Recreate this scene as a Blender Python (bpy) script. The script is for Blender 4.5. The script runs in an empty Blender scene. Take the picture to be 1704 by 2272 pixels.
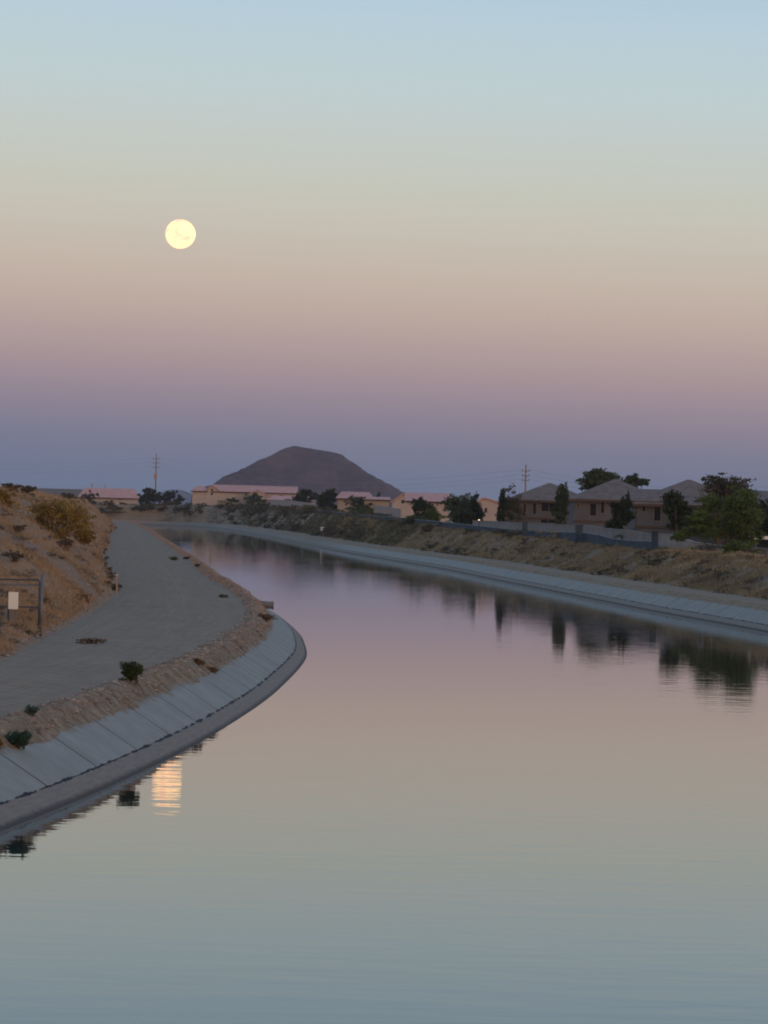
import bpy, math, random
import numpy as np
from mathutils import Vector, Matrix, noise as mnoise

C = bpy.context.scene.collection
SC = bpy.context.scene
rng = np.random.default_rng(7)
random.seed(7)

# ------------------------------------------------------------------ camera
F = 7300.0                       # focal length in photo pixels (1704 wide)
ROLL = math.radians(1.45)
H = 6.0                          # eye height above the water
cam = bpy.data.cameras.new('camera')
cam.sensor_fit = 'HORIZONTAL'; cam.sensor_width = 36.0
cam.lens = 36.0 * F / 1704.0
cam.clip_start = 0.5; cam.clip_end = 40000
camo = bpy.data.objects.new('camera', cam); C.objects.link(camo)
camo.location = (0, 0, H)
camo.rotation_euler = (Matrix.Rotation(math.pi/2, 3, 'X') @ Matrix.Rotation(ROLL, 3, 'Z')).to_euler()
SC.camera = camo

def ray(x, y):
    u = (x - 852) / F; v = (1136 - y) / F
    return (u*math.cos(ROLL) - v*math.sin(ROLL), u*math.sin(ROLL) + v*math.cos(ROLL))
def at(x, y, D):
    a, b = ray(x, y)
    return (a*D, D, H + b*D)

# ------------------------------------------------------------------ world
w = bpy.data.worlds.new('World'); SC.world = w; w.use_nodes = True
nt = w.node_tree; nt.nodes.clear()
N = nt.nodes.new; L = nt.links.new
def s2l(c):
    c = c/255.0
    return c/12.92 if c <= .04045 else ((c+.055)/1.055)**2.4
def rgb(r, g, b): return (s2l(r), s2l(g), s2l(b), 1)
tc = N('ShaderNodeTexCoord'); sep = N('ShaderNodeSeparateXYZ')
L(tc.outputs['Generated'], sep.inputs[0])
# east (in view): belt of venus over the earth's shadow ; elevation = z
def ramp(stops):
    r = N('ShaderNodeValToRGB'); cr = r.color_ramp
    while len(cr.elements) > 1: cr.elements.remove(cr.elements[-1])
    cr.elements[0].position = stops[0][0]; cr.elements[0].color = stops[0][1]
    for p, c in stops[1:]:
        e = cr.elements.new(p); e.color = c
    cr.interpolation = 'LINEAR'
    return r
mr = N('ShaderNodeMapRange'); mr.inputs['From Min'].default_value = -.004; mr.inputs['From Max'].default_value = .196
# azimuth tilt: the pink band stands a little higher to the left
tilt = N('ShaderNodeMath'); tilt.operation = 'MULTIPLY_ADD'; tilt.inputs[1].default_value = .022
L(sep.outputs['X'], tilt.inputs[0]); L(sep.outputs['Z'], tilt.inputs[2])
L(tilt.outputs[0], mr.inputs['Value'])
def e(z): return (z + .004)/.2
east = ramp([(e(-.004), rgb(96,114,141)), (e(.004), rgb(103,120,147)), (e(.012), rgb(113,123,150)), (e(.020), rgb(129,128,149)),
             (e(.030), rgb(150,137,151)), (e(.040), rgb(171,149,154)), (e(.050), rgb(185,163,158)), (e(.060), rgb(197,176,164)),
             (e(.072), rgb(204,188,173)), (e(.086), rgb(205,198,184)), (e(.100), rgb(203,205,192)), (e(.115), rgb(199,208,204)),
             (e(.130), rgb(194,211,213)), (e(.150), rgb(186,209,221)), (e(.170), rgb(174,202,223)), (e(.196), rgb(163,195,221))])
L(mr.outputs[0], east.inputs[0])
# higher sky
mr2 = N('ShaderNodeMapRange'); mr2.inputs['From Min'].default_value = .18; mr2.inputs['From Max'].default_value = 1.0
L(sep.outputs['Z'], mr2.inputs['Value'])
high = ramp([(0, rgb(156,192,220)), (.25, rgb(140,172,208)), (1, rgb(112,142,186))])
L(mr2.outputs[0], high.inputs[0])
mx = N('ShaderNodeMix'); mx.data_type = 'RGBA'
mrf = N('ShaderNodeMapRange'); mrf.inputs['From Min'].default_value = .17; mrf.inputs['From Max'].default_value = .21
L(sep.outputs['Z'], mrf.inputs['Value'])
L(mrf.outputs[0], mx.inputs['Factor']); L(east.outputs[0], mx.inputs['A']); L(high.outputs[0], mx.inputs['B'])
# west (behind the camera): afterglow of the sun that has just set
west = ramp([(0, (1.0,.45,.16,1)), (.12, (1.1,.62,.28,1)), (.35, (.75,.62,.45,1)), (.7, (.42,.46,.48,1)), (1, (.20,.29,.46,1))])
mr3 = N('ShaderNodeMapRange'); mr3.inputs['From Min'].default_value = 0; mr3.inputs['From Max'].default_value = .8
L(sep.outputs['Z'], mr3.inputs['Value']); L(mr3.outputs[0], west.inputs[0])
mrw = N('ShaderNodeMapRange'); mrw.inputs['From Min'].default_value = .25; mrw.inputs['From Max'].default_value = -.75
mrw.interpolation_type = 'SMOOTHSTEP'
L(sep.outputs['Y'], mrw.inputs['Value'])
mxw = N('ShaderNodeMix'); mxw.data_type = 'RGBA'
L(mrw.outputs[0], mxw.inputs['Factor']); L(mx.outputs['Result'], mxw.inputs['A']); L(west.outputs[0], mxw.inputs['B'])
bg = N('ShaderNodeBackground'); bg.inputs['Strength'].default_value = 1.0
L(mxw.outputs['Result'], bg.inputs['Color'])
wo = N('ShaderNodeOutputWorld'); L(bg.outputs[0], wo.inputs[0])

# afterglow lamp: the sun is on the western horizon, behind and right of the camera
sun = bpy.data.lights.new('sun', 'SUN'); sun.energy = 0.62; sun.angle = math.radians(22); sun.color = (1.0, .52, .33)
suno = bpy.data.objects.new('sun', sun); C.objects.link(suno)
SUN_DIR = Vector((.62, -.78, .14)).normalized()     # towards the sun
suno.rotation_euler = SUN_DIR.to_track_quat('Z', 'Y').to_euler()
suno.location = (30, -30, 30)

SC.view_settings.view_transform = 'Standard'; SC.view_settings.look = 'None'
SC.view_settings.exposure = 0.0; SC.view_settings.gamma = 1.0
SC.render.engine = 'CYCLES'
SC.cycles.filter_width = 1.9; SC.cycles.max_bounces = 5; SC.cycles.diffuse_bounces = 2; SC.cycles.glossy_bounces = 3; SC.cycles.transparent_max_bounces = 8
SC.render.resolution_x = 768; SC.render.resolution_y = 1024

# ------------------------------------------------------------------ helpers
def tag(o, label=None, cat=None, group=None, kind=None):
    if label: o['label'] = label
    if cat: o['category'] = cat
    if group: o['group'] = group
    if kind: o['kind'] = kind
    return o

def mesh_np(name, V, Fc, mat, parent=None, uv=None, smooth=False):
    """V (n,3); Fc (m,k) all same size"""
    V = np.asarray(V, dtype=np.float32); Fc = np.asarray(Fc, dtype=np.int32)
    me = bpy.data.meshes.new(name)
    k = Fc.shape[1]; m = Fc.shape[0]
    me.vertices.add(len(V)); me.vertices.foreach_set('co', V.ravel())
    me.loops.add(m*k); me.loops.foreach_set('vertex_index', Fc.ravel())
    me.polygons.add(m)
    me.polygons.foreach_set('loop_start', np.arange(0, m*k, k, dtype=np.int32))
    me.polygons.foreach_set('loop_total', np.full(m, k, dtype=np.int32))
    if smooth: me.polygons.foreach_set('use_smooth', np.ones(m, dtype=bool))
    if uv is not None:
        lay = me.uv_layers.new(name='UVMap')
        lay.data.foreach_set('uv', np.asarray(uv, dtype=np.float32)[Fc.ravel()].ravel())
    me.update(calc_edges=True); me.validate()
    me.materials.append(mat)
    o = bpy.data.objects.new(name, me); C.objects.link(o)
    if parent: o.parent = parent
    return o

def empty(name, loc, rz=0):
    o = bpy.data.objects.new(name, None); C.objects.link(o)
    o.location = loc; o.rotation_euler = (0, 0, rz); o.empty_display_size = .3
    return o

class MB:
    def __init__(s): s.v = []; s.f = []
    def quad(s, *p):
        i = len(s.v); s.v += [tuple(q) for q in p]; s.f.append(tuple(range(i, i+len(p))))
    def box(s, x0, x1, y0, y1, z0, z1):
        i = len(s.v)
        s.v += [(x0,y0,z0),(x1,y0,z0),(x1,y1,z0),(x0,y1,z0),(x0,y0,z1),(x1,y0,z1),(x1,y1,z1),(x0,y1,z1)]
        for f in ((0,3,2,1),(4,5,6,7),(0,1,5,4),(1,2,6,5),(2,3,7,6),(3,0,4,7)): s.f.append(tuple(i+k for k in f))
    def tube(s, pts, rad, n=6, caps=True):
        pts = [Vector(p) for p in pts]
        if not hasattr(rad, '__len__'): rad = [rad]*len(pts)
        base = len(s.v)
        for k, p in enumerate(pts):
            d = (pts[min(k+1, len(pts)-1)] - pts[max(k-1, 0)]).normalized()
            a = d.orthogonal().normalized() if abs(d.z) < .99 else Vector((1,0,0))
            if abs(d.z) < .99: a = d.cross(Vector((0,0,1))).normalized()
            b = d.cross(a).normalized()
            for j in range(n):
                t = 2*math.pi*j/n
                s.v.append(tuple(p + (a*math.cos(t) + b*math.sin(t))*rad[k]))
        for k in range(len(pts)-1):
            for j in range(n):
                s.f.append((base+k*n+j, base+k*n+(j+1) % n, base+(k+1)*n+(j+1) % n, base+(k+1)*n+j))
        if caps:
            s.f.append(tuple(base+j for j in range(n))[::-1]); s.f.append(tuple(base+(len(pts)-1)*n+j for j in range(n)))
    def build(s, name, mat, parent=None, smooth=False, bevel=0):
        me = bpy.data.meshes.new(name); me.from_pydata(s.v, [], s.f); me.update(); me.materials.append(mat)
        if smooth: me.polygons.foreach_set('use_smooth', [True]*len(me.polygons))
        o = bpy.data.objects.new(name, me); C.objects.link(o)
        if parent: o.parent = parent
        if bevel:
            b = o.modifiers.new('bevel', 'BEVEL'); b.width = bevel; b.segments = 2; b.limit_method = 'ANGLE'
        return o

def mat(name, build):
    m = bpy.data.materials.new(name); m.use_nodes = True
    t = m.node_tree; p = t.nodes['Principled BSDF']; p.inputs['Roughness'].default_value = .9
    p.inputs['Specular IOR Level'].default_value = .25
    build(t, p)
    return m
def node(t, ty, **kw):
    n = t.nodes.new(ty)
    for k, v in kw.items():
        if k in n.inputs: n.inputs[k].default_value = v
        else: setattr(n, k, v)
    return n
def lin(c): return (*c, 1) if len(c) == 3 else c

def noise_mat(name, cols, scale=1.0, detail=6, rough=.6, bump=0, bscale=None, stretch=(1,1,1), spec=.2, r=.92, pos=(.35,.65)):
    """base colour from a noise ramp in object space"""
    def b(t, p):
        co = node(t, 'ShaderNodeTexCoord'); mp = node(t, 'ShaderNodeMapping'); mp.inputs['Scale'].default_value = stretch
        t.links.new(co.outputs['Object'], mp.inputs[0])
        n = node(t, 'ShaderNodeTexNoise', Scale=scale, Detail=detail, Roughness=rough)
        t.links.new(mp.outputs[0], n.inputs['Vector'])
        cr = node(t, 'ShaderNodeValToRGB'); el = cr.color_ramp.elements
        el[0].position = pos[0]; el[0].color = lin(cols[0]); el[1].position = pos[1]; el[1].color = lin(cols[-1])
        for k, c in enumerate(cols[1:-1]):
            q = el.new(pos[0] + (pos[1]-pos[0])*(k+1)/(len(cols)-1)); q.color = lin(c)
        t.links.new(n.outputs['Fac'], cr.inputs[0])
        t.links.new(cr.outputs[0], p.inputs['Base Color'])
        p.inputs['Roughness'].default_value = r; p.inputs['Specular IOR Level'].default_value = spec
        if bump:
            n2 = node(t, 'ShaderNodeTexNoise', Scale=bscale or scale*4, Detail=5, Roughness=.7)
            t.links.new(mp.outputs[0], n2.inputs['Vector'])
            bp = node(t, 'ShaderNodeBump', Strength=1.0, Distance=bump)
            t.links.new(n2.outputs['Fac'], bp.inputs['Height']); t.links.new(bp.outputs[0], p.inputs['Normal'])
    return mat(name, b)

def leaf_mat(name, c1, c2, transl=.25, scale=.5):
    def b(t, p):
        g = node(t, 'ShaderNodeNewGeometry')
        co = node(t, 'ShaderNodeTexCoord')
        n = node(t, 'ShaderNodeTexNoise', Scale=scale, Detail=3)
        t.links.new(co.outputs['Object'], n.inputs['Vector'])
        add = node(t, 'ShaderNodeMath', operation='MULTIPLY_ADD'); add.inputs[1].default_value = .55
        t.links.new(g.outputs['Random Per Island'], add.inputs[0])
        sub = node(t, 'ShaderNodeMath', operation='MULTIPLY_ADD'); sub.inputs[1].default_value = 1.6; sub.inputs[2].default_value = -.55
        t.links.new(n.outputs['Fac'], sub.inputs[0]); t.links.new(sub.outputs[0], add.inputs[2])
        m = node(t, 'ShaderNodeMix', data_type='RGBA'); m.clamp_factor = True
        m.inputs['A'].default_value = lin(c1); m.inputs['B'].default_value = lin(c2)
        t.links.new(add.outputs[0], m.inputs['Factor'])
        t.links.new(m.outputs['Result'], p.inputs['Base Color'])
        p.inputs['Roughness'].default_value = .8; p.inputs['Specular IOR Level'].default_value = .15
        if transl:
            tr = node(t, 'ShaderNodeBsdfTranslucent'); t.links.new(m.outputs['Result'], tr.inputs[0])
            ms = node(t, 'ShaderNodeMixShader'); ms.inputs[0].default_value = transl
            t.links.new(p.outputs[0], ms.inputs[1]); t.links.new(tr.outputs[0], ms.inputs[2])
            t.links.new(ms.outputs[0], t.nodes['Material Output'].inputs[0])
    return mat(name, b)

def flat(name, c, r=.8, var=.12, scale=2.0):
    return noise_mat(name, [tuple(x*(1-var) for x in c), tuple(min(1, x*(1+var)) for x in c)], scale=scale, r=r)

# ------------------------------------------------------------------ materials
M = {}
M['road'] = noise_mat('dirt_road', [(.22,.172,.125), (.26,.207,.152), (.30,.242,.18)], scale=1.4, detail=10, rough=.75, bump=.012, bscale=14)
def add_tracks(m):
    t = m.node_tree; p = t.nodes['Principled BSDF']; src = p.inputs['Base Color'].links[0].from_socket
    uvn = node(t, 'ShaderNodeUVMap'); sp = node(t, 'ShaderNodeSeparateXYZ'); t.links.new(uvn.outputs[0], sp.inputs[0])
    mp = node(t, 'ShaderNodeMapping'); mp.inputs['Scale'].default_value = (.07, 26, 1); t.links.new(uvn.outputs[0], mp.inputs[0])
    n = node(t, 'ShaderNodeTexNoise', Scale=1.0, Detail=6, Roughness=.65); t.links.new(mp.outputs[0], n.inputs['Vector'])
    cr = node(t, 'ShaderNodeValToRGB'); el = cr.color_ramp.elements
    el[0].position = .32; el[0].color = (.87,.86,.85,1); el[1].position = .68; el[1].color = (1.10,1.08,1.06,1)
    t.links.new(n.outputs['Fac'], cr.inputs[0])
    co = node(t, 'ShaderNodeTexCoord'); n2 = node(t, 'ShaderNodeTexNoise', Scale=.22, Detail=7, Roughness=.7); t.links.new(co.outputs['Object'], n2.inputs['Vector'])
    c2 = node(t, 'ShaderNodeValToRGB'); e2 = c2.color_ramp.elements
    e2[0].position = .35; e2[0].color = (.93,.93,.92,1); e2[1].position = .65; e2[1].color = (1.05,1.04,1.03,1); t.links.new(n2.outputs['Fac'], c2.inputs[0])
    a = node(t, 'ShaderNodeMix', data_type='RGBA', blend_type='MULTIPLY'); a.inputs['Factor'].default_value = 1
    b = node(t, 'ShaderNodeMix', data_type='RGBA', blend_type='MULTIPLY'); b.inputs['Factor'].default_value = 1
    t.links.new(src, a.inputs['A']); t.links.new(cr.outputs[0], a.inputs['B']); t.links.new(a.outputs['Result'], b.inputs['A']); t.links.new(c2.outputs[0], b.inputs['B'])
    t.links.new(b.outputs['Result'], p.inputs['Base Color'])
add_tracks(M['road'])
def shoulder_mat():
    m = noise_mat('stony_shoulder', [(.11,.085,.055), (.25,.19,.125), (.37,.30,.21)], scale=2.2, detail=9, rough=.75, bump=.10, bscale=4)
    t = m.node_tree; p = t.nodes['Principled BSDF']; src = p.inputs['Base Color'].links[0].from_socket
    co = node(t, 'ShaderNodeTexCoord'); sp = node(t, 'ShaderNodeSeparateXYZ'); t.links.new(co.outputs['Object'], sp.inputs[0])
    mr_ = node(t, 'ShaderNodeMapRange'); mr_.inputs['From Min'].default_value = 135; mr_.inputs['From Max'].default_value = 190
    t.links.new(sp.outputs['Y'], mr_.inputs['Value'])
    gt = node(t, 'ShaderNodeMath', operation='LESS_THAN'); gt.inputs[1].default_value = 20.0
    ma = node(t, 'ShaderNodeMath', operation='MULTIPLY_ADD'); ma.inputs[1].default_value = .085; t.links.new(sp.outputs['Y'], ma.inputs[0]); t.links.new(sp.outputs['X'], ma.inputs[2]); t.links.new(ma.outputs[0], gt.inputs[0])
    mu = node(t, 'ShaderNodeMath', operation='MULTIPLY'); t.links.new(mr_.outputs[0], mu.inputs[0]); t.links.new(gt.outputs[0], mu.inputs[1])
    glow_tint = node(t, 'ShaderNodeMix', data_type='RGBA', blend_type='MULTIPLY'); t.links.new(mu.outputs[0], glow_tint.inputs['Factor'])
    t.links.new(src, glow_tint.inputs['A']); glow_tint.inputs['B'].default_value = (1.75, 1.15, .95, 1)  # warm evening light on the distant left crest, painted into the soil colour
    glow_tint.clamp_result = False
    t.links.new(glow_tint.outputs['Result'], p.inputs['Base Color'])
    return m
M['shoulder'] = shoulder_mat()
def berm_mat(name, grass, soil, grey, dark):
    def b(t, p):
        co = node(t, 'ShaderNodeTexCoord')
        big = node(t, 'ShaderNodeTexNoise', Scale=.06, Detail=5, Roughness=.6)
        mid = node(t, 'ShaderNodeTexNoise', Scale=.55, Detail=8, Roughness=.7)
        fin = node(t, 'ShaderNodeTexNoise', Scale=5.0, Detail=6, Roughness=.75)
        for n in (big, mid, fin): t.links.new(co.outputs['Object'], n.inputs['Vector'])
        r1 = node(t, 'ShaderNodeValToRGB'); r1.color_ramp.elements[0].position = .38; r1.color_ramp.elements[1].position = .62
        r1.color_ramp.elements[0].color = lin(soil); r1.color_ramp.elements[1].color = lin(grass)
        t.links.new(mid.outputs['Fac'], r1.inputs[0])
        m1 = node(t, 'ShaderNodeMix', data_type='RGBA'); rr = node(t, 'ShaderNodeMapRange'); rr.inputs['From Min'].default_value = .5; rr.inputs['From Max'].default_value = .62
        t.links.new(big.outputs['Fac'], rr.inputs['Value']); t.links.new(rr.outputs[0], m1.inputs['Factor'])
        t.links.new(r1.outputs[0], m1.inputs['A']); m1.inputs['B'].default_value = lin(grey)
        m2 = node(t, 'ShaderNodeMix', data_type='RGBA'); r2 = node(t, 'ShaderNodeMapRange'); r2.inputs['From Min'].default_value = .40; r2.inputs['From Max'].default_value = .28
        t.links.new(fin.outputs['Fac'], r2.inputs['Value']); t.links.new(r2.outputs[0], m2.inputs['Factor'])
        t.links.new(m1.outputs['Result'], m2.inputs['A']); m2.inputs['B'].default_value = lin(dark)
        t.links.new(m2.outputs['Result'], p.inputs['Base Color'])
        bp = node(t, 'ShaderNodeBump', Strength=1.0, Distance=.35)
        ad = node(t, 'ShaderNodeMath', operation='MULTIPLY_ADD'); ad.inputs[1].default_value = .3
        t.links.new(fin.outputs['Fac'], ad.inputs[0]); t.links.new(mid.outputs['Fac'], ad.inputs[2])
        t.links.new(ad.outputs[0], bp.inputs['Height']); t.links.new(bp.outputs[0], p.inputs['Normal'])
    return mat(name, b)
M['berm_left'] = berm_mat('dry_berm', (.36,.255,.15), (.27,.19,.13), (.28,.205,.15), (.13,.09,.06))
M['berm_right'] = berm_mat('weedy_berm', (.27,.22,.15), (.22,.175,.135), (.19,.16,.13), (.08,.065,.055))
M['land'] = noise_mat('desert_land', [(.14,.13,.10), (.2,.17,.13)], scale=.02)
M['grass'] = leaf_mat('dry_grass', (.22,.15,.088), (.52,.35,.20), .2, .3)
M['grass_r'] = leaf_mat('dry_grass_far', (.17,.145,.095), (.40,.325,.205), .2, .25)
M['rock'] = noise_mat('stone', [(.16,.13,.11), (.42,.37,.33)], scale=1.3, detail=3, bump=.01, bscale=20)
M['bush_green'] = leaf_mat('creosote_leaf', (.03,.045,.018), (.085,.115,.04), .2, 2)
M['bush_blue'] = leaf_mat('saltbush_leaf', (.03,.065,.045), (.075,.13,.10), .2, 3)
M['bush_yellow'] = leaf_mat('yellow_creosote_leaf', (.11,.07,.018), (.36,.235,.055), .25, .5)
M['bush_grey'] = leaf_mat('grey_brush', (.07,.06,.045), (.15,.125,.09), .15, 1)
M['bush_dull'] = leaf_mat('dull_weed', (.065,.068,.045), (.145,.148,.095), .2, .6)
M['tree_dark'] = leaf_mat('dark_leaf', (.018,.029,.018), (.062,.088,.048), .15, .35)
M['tree_mid'] = leaf_mat('mid_leaf', (.040,.062,.036), (.105,.142,.070), .2, .3)
M['tree_bright'] = leaf_mat('bright_leaf', (.042,.075,.022), (.155,.215,.055), .25, .35)
M['tree_brown'] = leaf_mat('olive_leaf', (.05,.05,.03), (.12,.11,.07), .2, .35)
M['tree_lime'] = leaf_mat('lime_leaf', (.05,.08,.012), (.12,.18,.03), .25, .4)
M['bark'] = noise_mat('bark', [(.05,.04,.03), (.13,.10,.08)], scale=3, stretch=(1,1,.2))
M['roof_pink'] = noise_mat('clay_tile_roof', [(.46,.27,.25), (.58,.36,.33)], scale=1.2, detail=5, bump=.05, bscale=3, r=.85)
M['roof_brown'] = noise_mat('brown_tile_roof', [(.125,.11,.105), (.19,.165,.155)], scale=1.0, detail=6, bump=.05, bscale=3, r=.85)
M['wall_cream'] = flat('cream_stucco', (.42,.365,.35), var=.08, scale=.5)
M['wall_beige'] = flat('beige_stucco', (.31,.27,.25), var=.08, scale=.5)
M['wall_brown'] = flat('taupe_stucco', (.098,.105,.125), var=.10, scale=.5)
M['trim'] = flat('brown_trim', (.08,.06,.05))
M['pane'] = mat('window_glass', lambda t, p: (p.inputs['Base Color'].__setattr__('default_value', (.012,.015,.02,1)), p.inputs['Roughness'].__setattr__('default_value', .08), p.inputs['Specular IOR Level'].__setattr__('default_value', .5)))
M['frame_w'] = flat('pale_window_frame', (.17,.155,.15))
M['block'] = noise_mat('block_wall', [(.19,.19,.195), (.26,.255,.26)], scale=.8, detail=6, bump=.02, bscale=6)
M['block_grey'] = noise_mat('grey_block_wall', [(.24,.235,.235), (.31,.30,.295)], scale=.8, detail=6, bump=.02, bscale=6)
M['slat'] = noise_mat('blue_grey_mesh', [(.038,.06,.085), (.062,.09,.12)], scale=2.5, detail=4, stretch=(1,1,.1))
M['steel'] = mat('galvanised_steel', lambda t, p: (p.inputs['Base Color'].__setattr__('default_value', (.16,.18,.21,1)), p.inputs['Metallic'].__setattr__('default_value', .6), p.inputs['Roughness'].__setattr__('default_value', .5)))
M['steel_dark'] = flat('weathered_steel', (.065,.075,.10), r=.6)
M['sign_white'] = flat('sign_white', (.78,.78,.74), var=.04)
M['wood_pole'] = noise_mat('pole_wood', [(.24,.18,.16), (.33,.26,.23)], scale=1, stretch=(1,1,.1))
M['wire'] = flat('wire', (.05,.05,.06))
M['pinkstake'] = flat('stake_wood', (.42,.27,.22))
M['pipe'] = flat('pipe_steel', (.17,.165,.17), r=.7)
M['white'] = flat('white_paint', (.72,.72,.68), var=.03)
M['dead'] = leaf_mat('dead_brush', (.08,.055,.04), (.19,.13,.09), .1, 3)
M['lamp'] = mat('lit_lamp', lambda t, p: (p.inputs['Emission Color'].__setattr__('default_value', (1,.62,.25,1)), p.inputs['Emission Strength'].__setattr__('default_value', 1.6)))
M['hill'] = noise_mat('volcanic_hill', [(.046,.029,.034), (.098,.060,.064), (.17,.10,.092)], scale=.016, detail=12, rough=.78, bump=7, bscale=.07, stretch=(1,1,.45), pos=(.36,.64))
M['far_hill'] = flat('far_hill', (.07,.075,.10), scale=.01)

def lining_mat():
    def b(t, p):
        uvn = node(t, 'ShaderNodeUVMap'); sp = node(t, 'ShaderNodeSeparateXYZ'); t.links.new(uvn.outputs[0], sp.inputs[0])
        co = node(t, 'ShaderNodeTexCoord')
        n1 = node(t, 'ShaderNodeTexNoise', Scale=.9, Detail=9, Roughness=.7); t.links.new(co.outputs['Object'], n1.inputs['Vector'])
        n2 = node(t, 'ShaderNodeTexNoise', Scale=3.0, Detail=6, Roughness=.7)
        mp = node(t, 'ShaderNodeMapping'); mp.inputs['Scale'].default_value = (.35, 6, 1); t.links.new(uvn.outputs[0], mp.inputs[0]); t.links.new(mp.outputs[0], n2.inputs['Vector'])
        def mth(op, a, bb=None, c=None):
            m = node(t, 'ShaderNodeMath', operation=op)
            for i, x in enumerate((a, bb, c)):
                if x is None: continue
                if isinstance(x, (int, float)): m.inputs[i].default_value = x
                else: t.links.new(x, m.inputs[i])
            return m.outputs[0]
        # dry concrete
        r = node(t, 'ShaderNodeValToRGB'); r.color_ramp.elements[0].position = .3; r.color_ramp.elements[1].position = .7
        r.color_ramp.elements[0].color = (.225,.235,.215,1); r.color_ramp.elements[1].color = (.31,.325,.295,1); t.links.new(n1.outputs['Fac'], r.inputs[0])
        r2 = node(t, 'ShaderNodeValToRGB'); r2.color_ramp.elements[0].position = .3; r2.color_ramp.elements[1].position = .7
        r2.color_ramp.elements[0].color = (.175,.155,.13,1); r2.color_ramp.elements[1].color = (.26,.235,.20,1); t.links.new(n2.outputs['Fac'], r2.inputs[0])
        # waterline band: v < .44 below the crack
        n3 = node(t, 'ShaderNodeTexNoise', Scale=2.6, Detail=7, Roughness=.8); n3.noise_dimensions = '2D'
        t.links.new(uvn.outputs[0], n3.inputs['Vector'])
        wob = mth('MULTIPLY_ADD', n3.outputs['Fac'], .12, sp.outputs['Y'])     # v + wobble
        wob = mth('SUBTRACT', wob, .06)
        below = mth('LESS_THAN', wob, .46)
        m1 = node(t, 'ShaderNodeMix', data_type='RGBA'); t.links.new(below, m1.inputs['Factor']); t.links.new(r.outputs[0], m1.inputs['A']); t.links.new(r2.outputs[0], m1.inputs['B'])
        # wet algae strip next to the water
        wet = node(t, 'ShaderNodeMapRange'); wet.inputs['From Min'].default_value = .14; wet.inputs['From Max'].default_value = .04; t.links.new(wob, wet.inputs['Value'])
        m1b = node(t, 'ShaderNodeMix', data_type='RGBA'); t.links.new(wet.outputs[0], m1b.inputs['Factor']); t.links.new(m1.outputs['Result'], m1b.inputs['A']); m1b.inputs['B'].default_value = (.075,.066,.055,1)
        # crack
        n4 = node(t, 'ShaderNodeTexNoise', Scale=.8, Detail=3); n4.noise_dimensions = '1D'; t.links.new(sp.outputs['X'], n4.inputs['W'])
        cw = mth('MULTIPLY_ADD', n4.outputs['Fac'], .11, -.034)
        dist = mth('ABSOLUTE', mth('SUBTRACT', wob, .47))
        crk = mth('LESS_THAN', dist, cw)
        # transverse joints every 5.3 m
        ph = mth('FRACT', mth('DIVIDE', mth('ADD', sp.outputs['X'], mth('MULTIPLY', n3.outputs['Fac'], .05)), 5.3))
        jd = mth('ABSOLUTE', mth('SUBTRACT', ph, .5))
        jn = mth('MULTIPLY', mth('LESS_THAN', jd, .0105), mth('GREATER_THAN', wob, .46))
        dk = mth('MAXIMUM', crk, mth('MULTIPLY', jn, .8))
        m2 = node(t, 'ShaderNodeMix', data_type='RGBA'); t.links.new(dk, m2.inputs['Factor']); t.links.new(m1b.outputs['Result'], m2.inputs['A']); m2.inputs['B'].default_value = (.022,.022,.026,1)
        # stains
        n5 = node(t, 'ShaderNodeTexNoise', Scale=2.3, Detail=5, Roughness=.6)
        mp5 = node(t, 'ShaderNodeMapping'); mp5.inputs['Scale'].default_value = (1.0, .8, 1); t.links.new(uvn.outputs[0], mp5.inputs[0]); t.links.new(mp5.outputs[0], n5.inputs['Vector'])
        st = node(t, 'ShaderNodeMapRange'); st.inputs['From Min'].default_value = .66; st.inputs['From Max'].default_value = .74; st.inputs['To Max'].default_value = .5
        t.links.new(n5.outputs['Fac'], st.inputs['Value'])
        m3 = node(t, 'ShaderNodeMix', data_type='RGBA'); t.links.new(st.outputs[0], m3.inputs['Factor']); t.links.new(m2.outputs['Result'], m3.inputs['A']); m3.inputs['B'].default_value = (.17,.12,.09,1)
        top = mth('MULTIPLY_ADD', n5.outputs['Fac'], .9, mth('SUBTRACT', sp.outputs['Y'], .45))
        tm = node(t, 'ShaderNodeMapRange'); tm.inputs['From Min'].default_value = 1.42; tm.inputs['From Max'].default_value = 1.56; tm.inputs['To Max'].default_value = .8
        t.links.new(top, tm.inputs['Value'])
        m4 = node(t, 'ShaderNodeMix', data_type='RGBA'); t.links.new(tm.outputs[0], m4.inputs['Factor']); t.links.new(m3.outputs['Result'], m4.inputs['A']); m4.inputs['B'].default_value = (.21,.165,.115,1)
        sy = node(t, 'ShaderNodeSeparateXYZ'); t.links.new(co.outputs['Object'], sy.inputs[0])
        fm = node(t, 'ShaderNodeMapRange'); fm.inputs['From Min'].default_value = 480; fm.inputs['From Max'].default_value = 560; fm.inputs['To Max'].default_value = .62
        t.links.new(sy.outputs['Y'], fm.inputs['Value'])       # the distant reach is silted over
        m5 = node(t, 'ShaderNodeMix', data_type='RGBA'); t.links.new(fm.outputs[0], m5.inputs['Factor']); t.links.new(m4.outputs['Result'], m5.inputs['A']); m5.inputs['B'].default_value = (.16,.135,.105,1)
        t.links.new(m5.outputs['Result'], p.inputs['Base Color'])
        p.inputs['Roughness'].default_value = .85
        bp = node(t, 'ShaderNodeBump', Strength=.8, Distance=.03)
        hh = mth('SUBTRACT', mth('MULTIPLY', n1.outputs['Fac'], .4), dk)
        t.links.new(hh, bp.inputs['Height']); t.links.new(bp.outputs[0], p.inputs['Normal'])
    return mat('concrete_lining', b)
M['lining'] = lining_mat()

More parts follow.
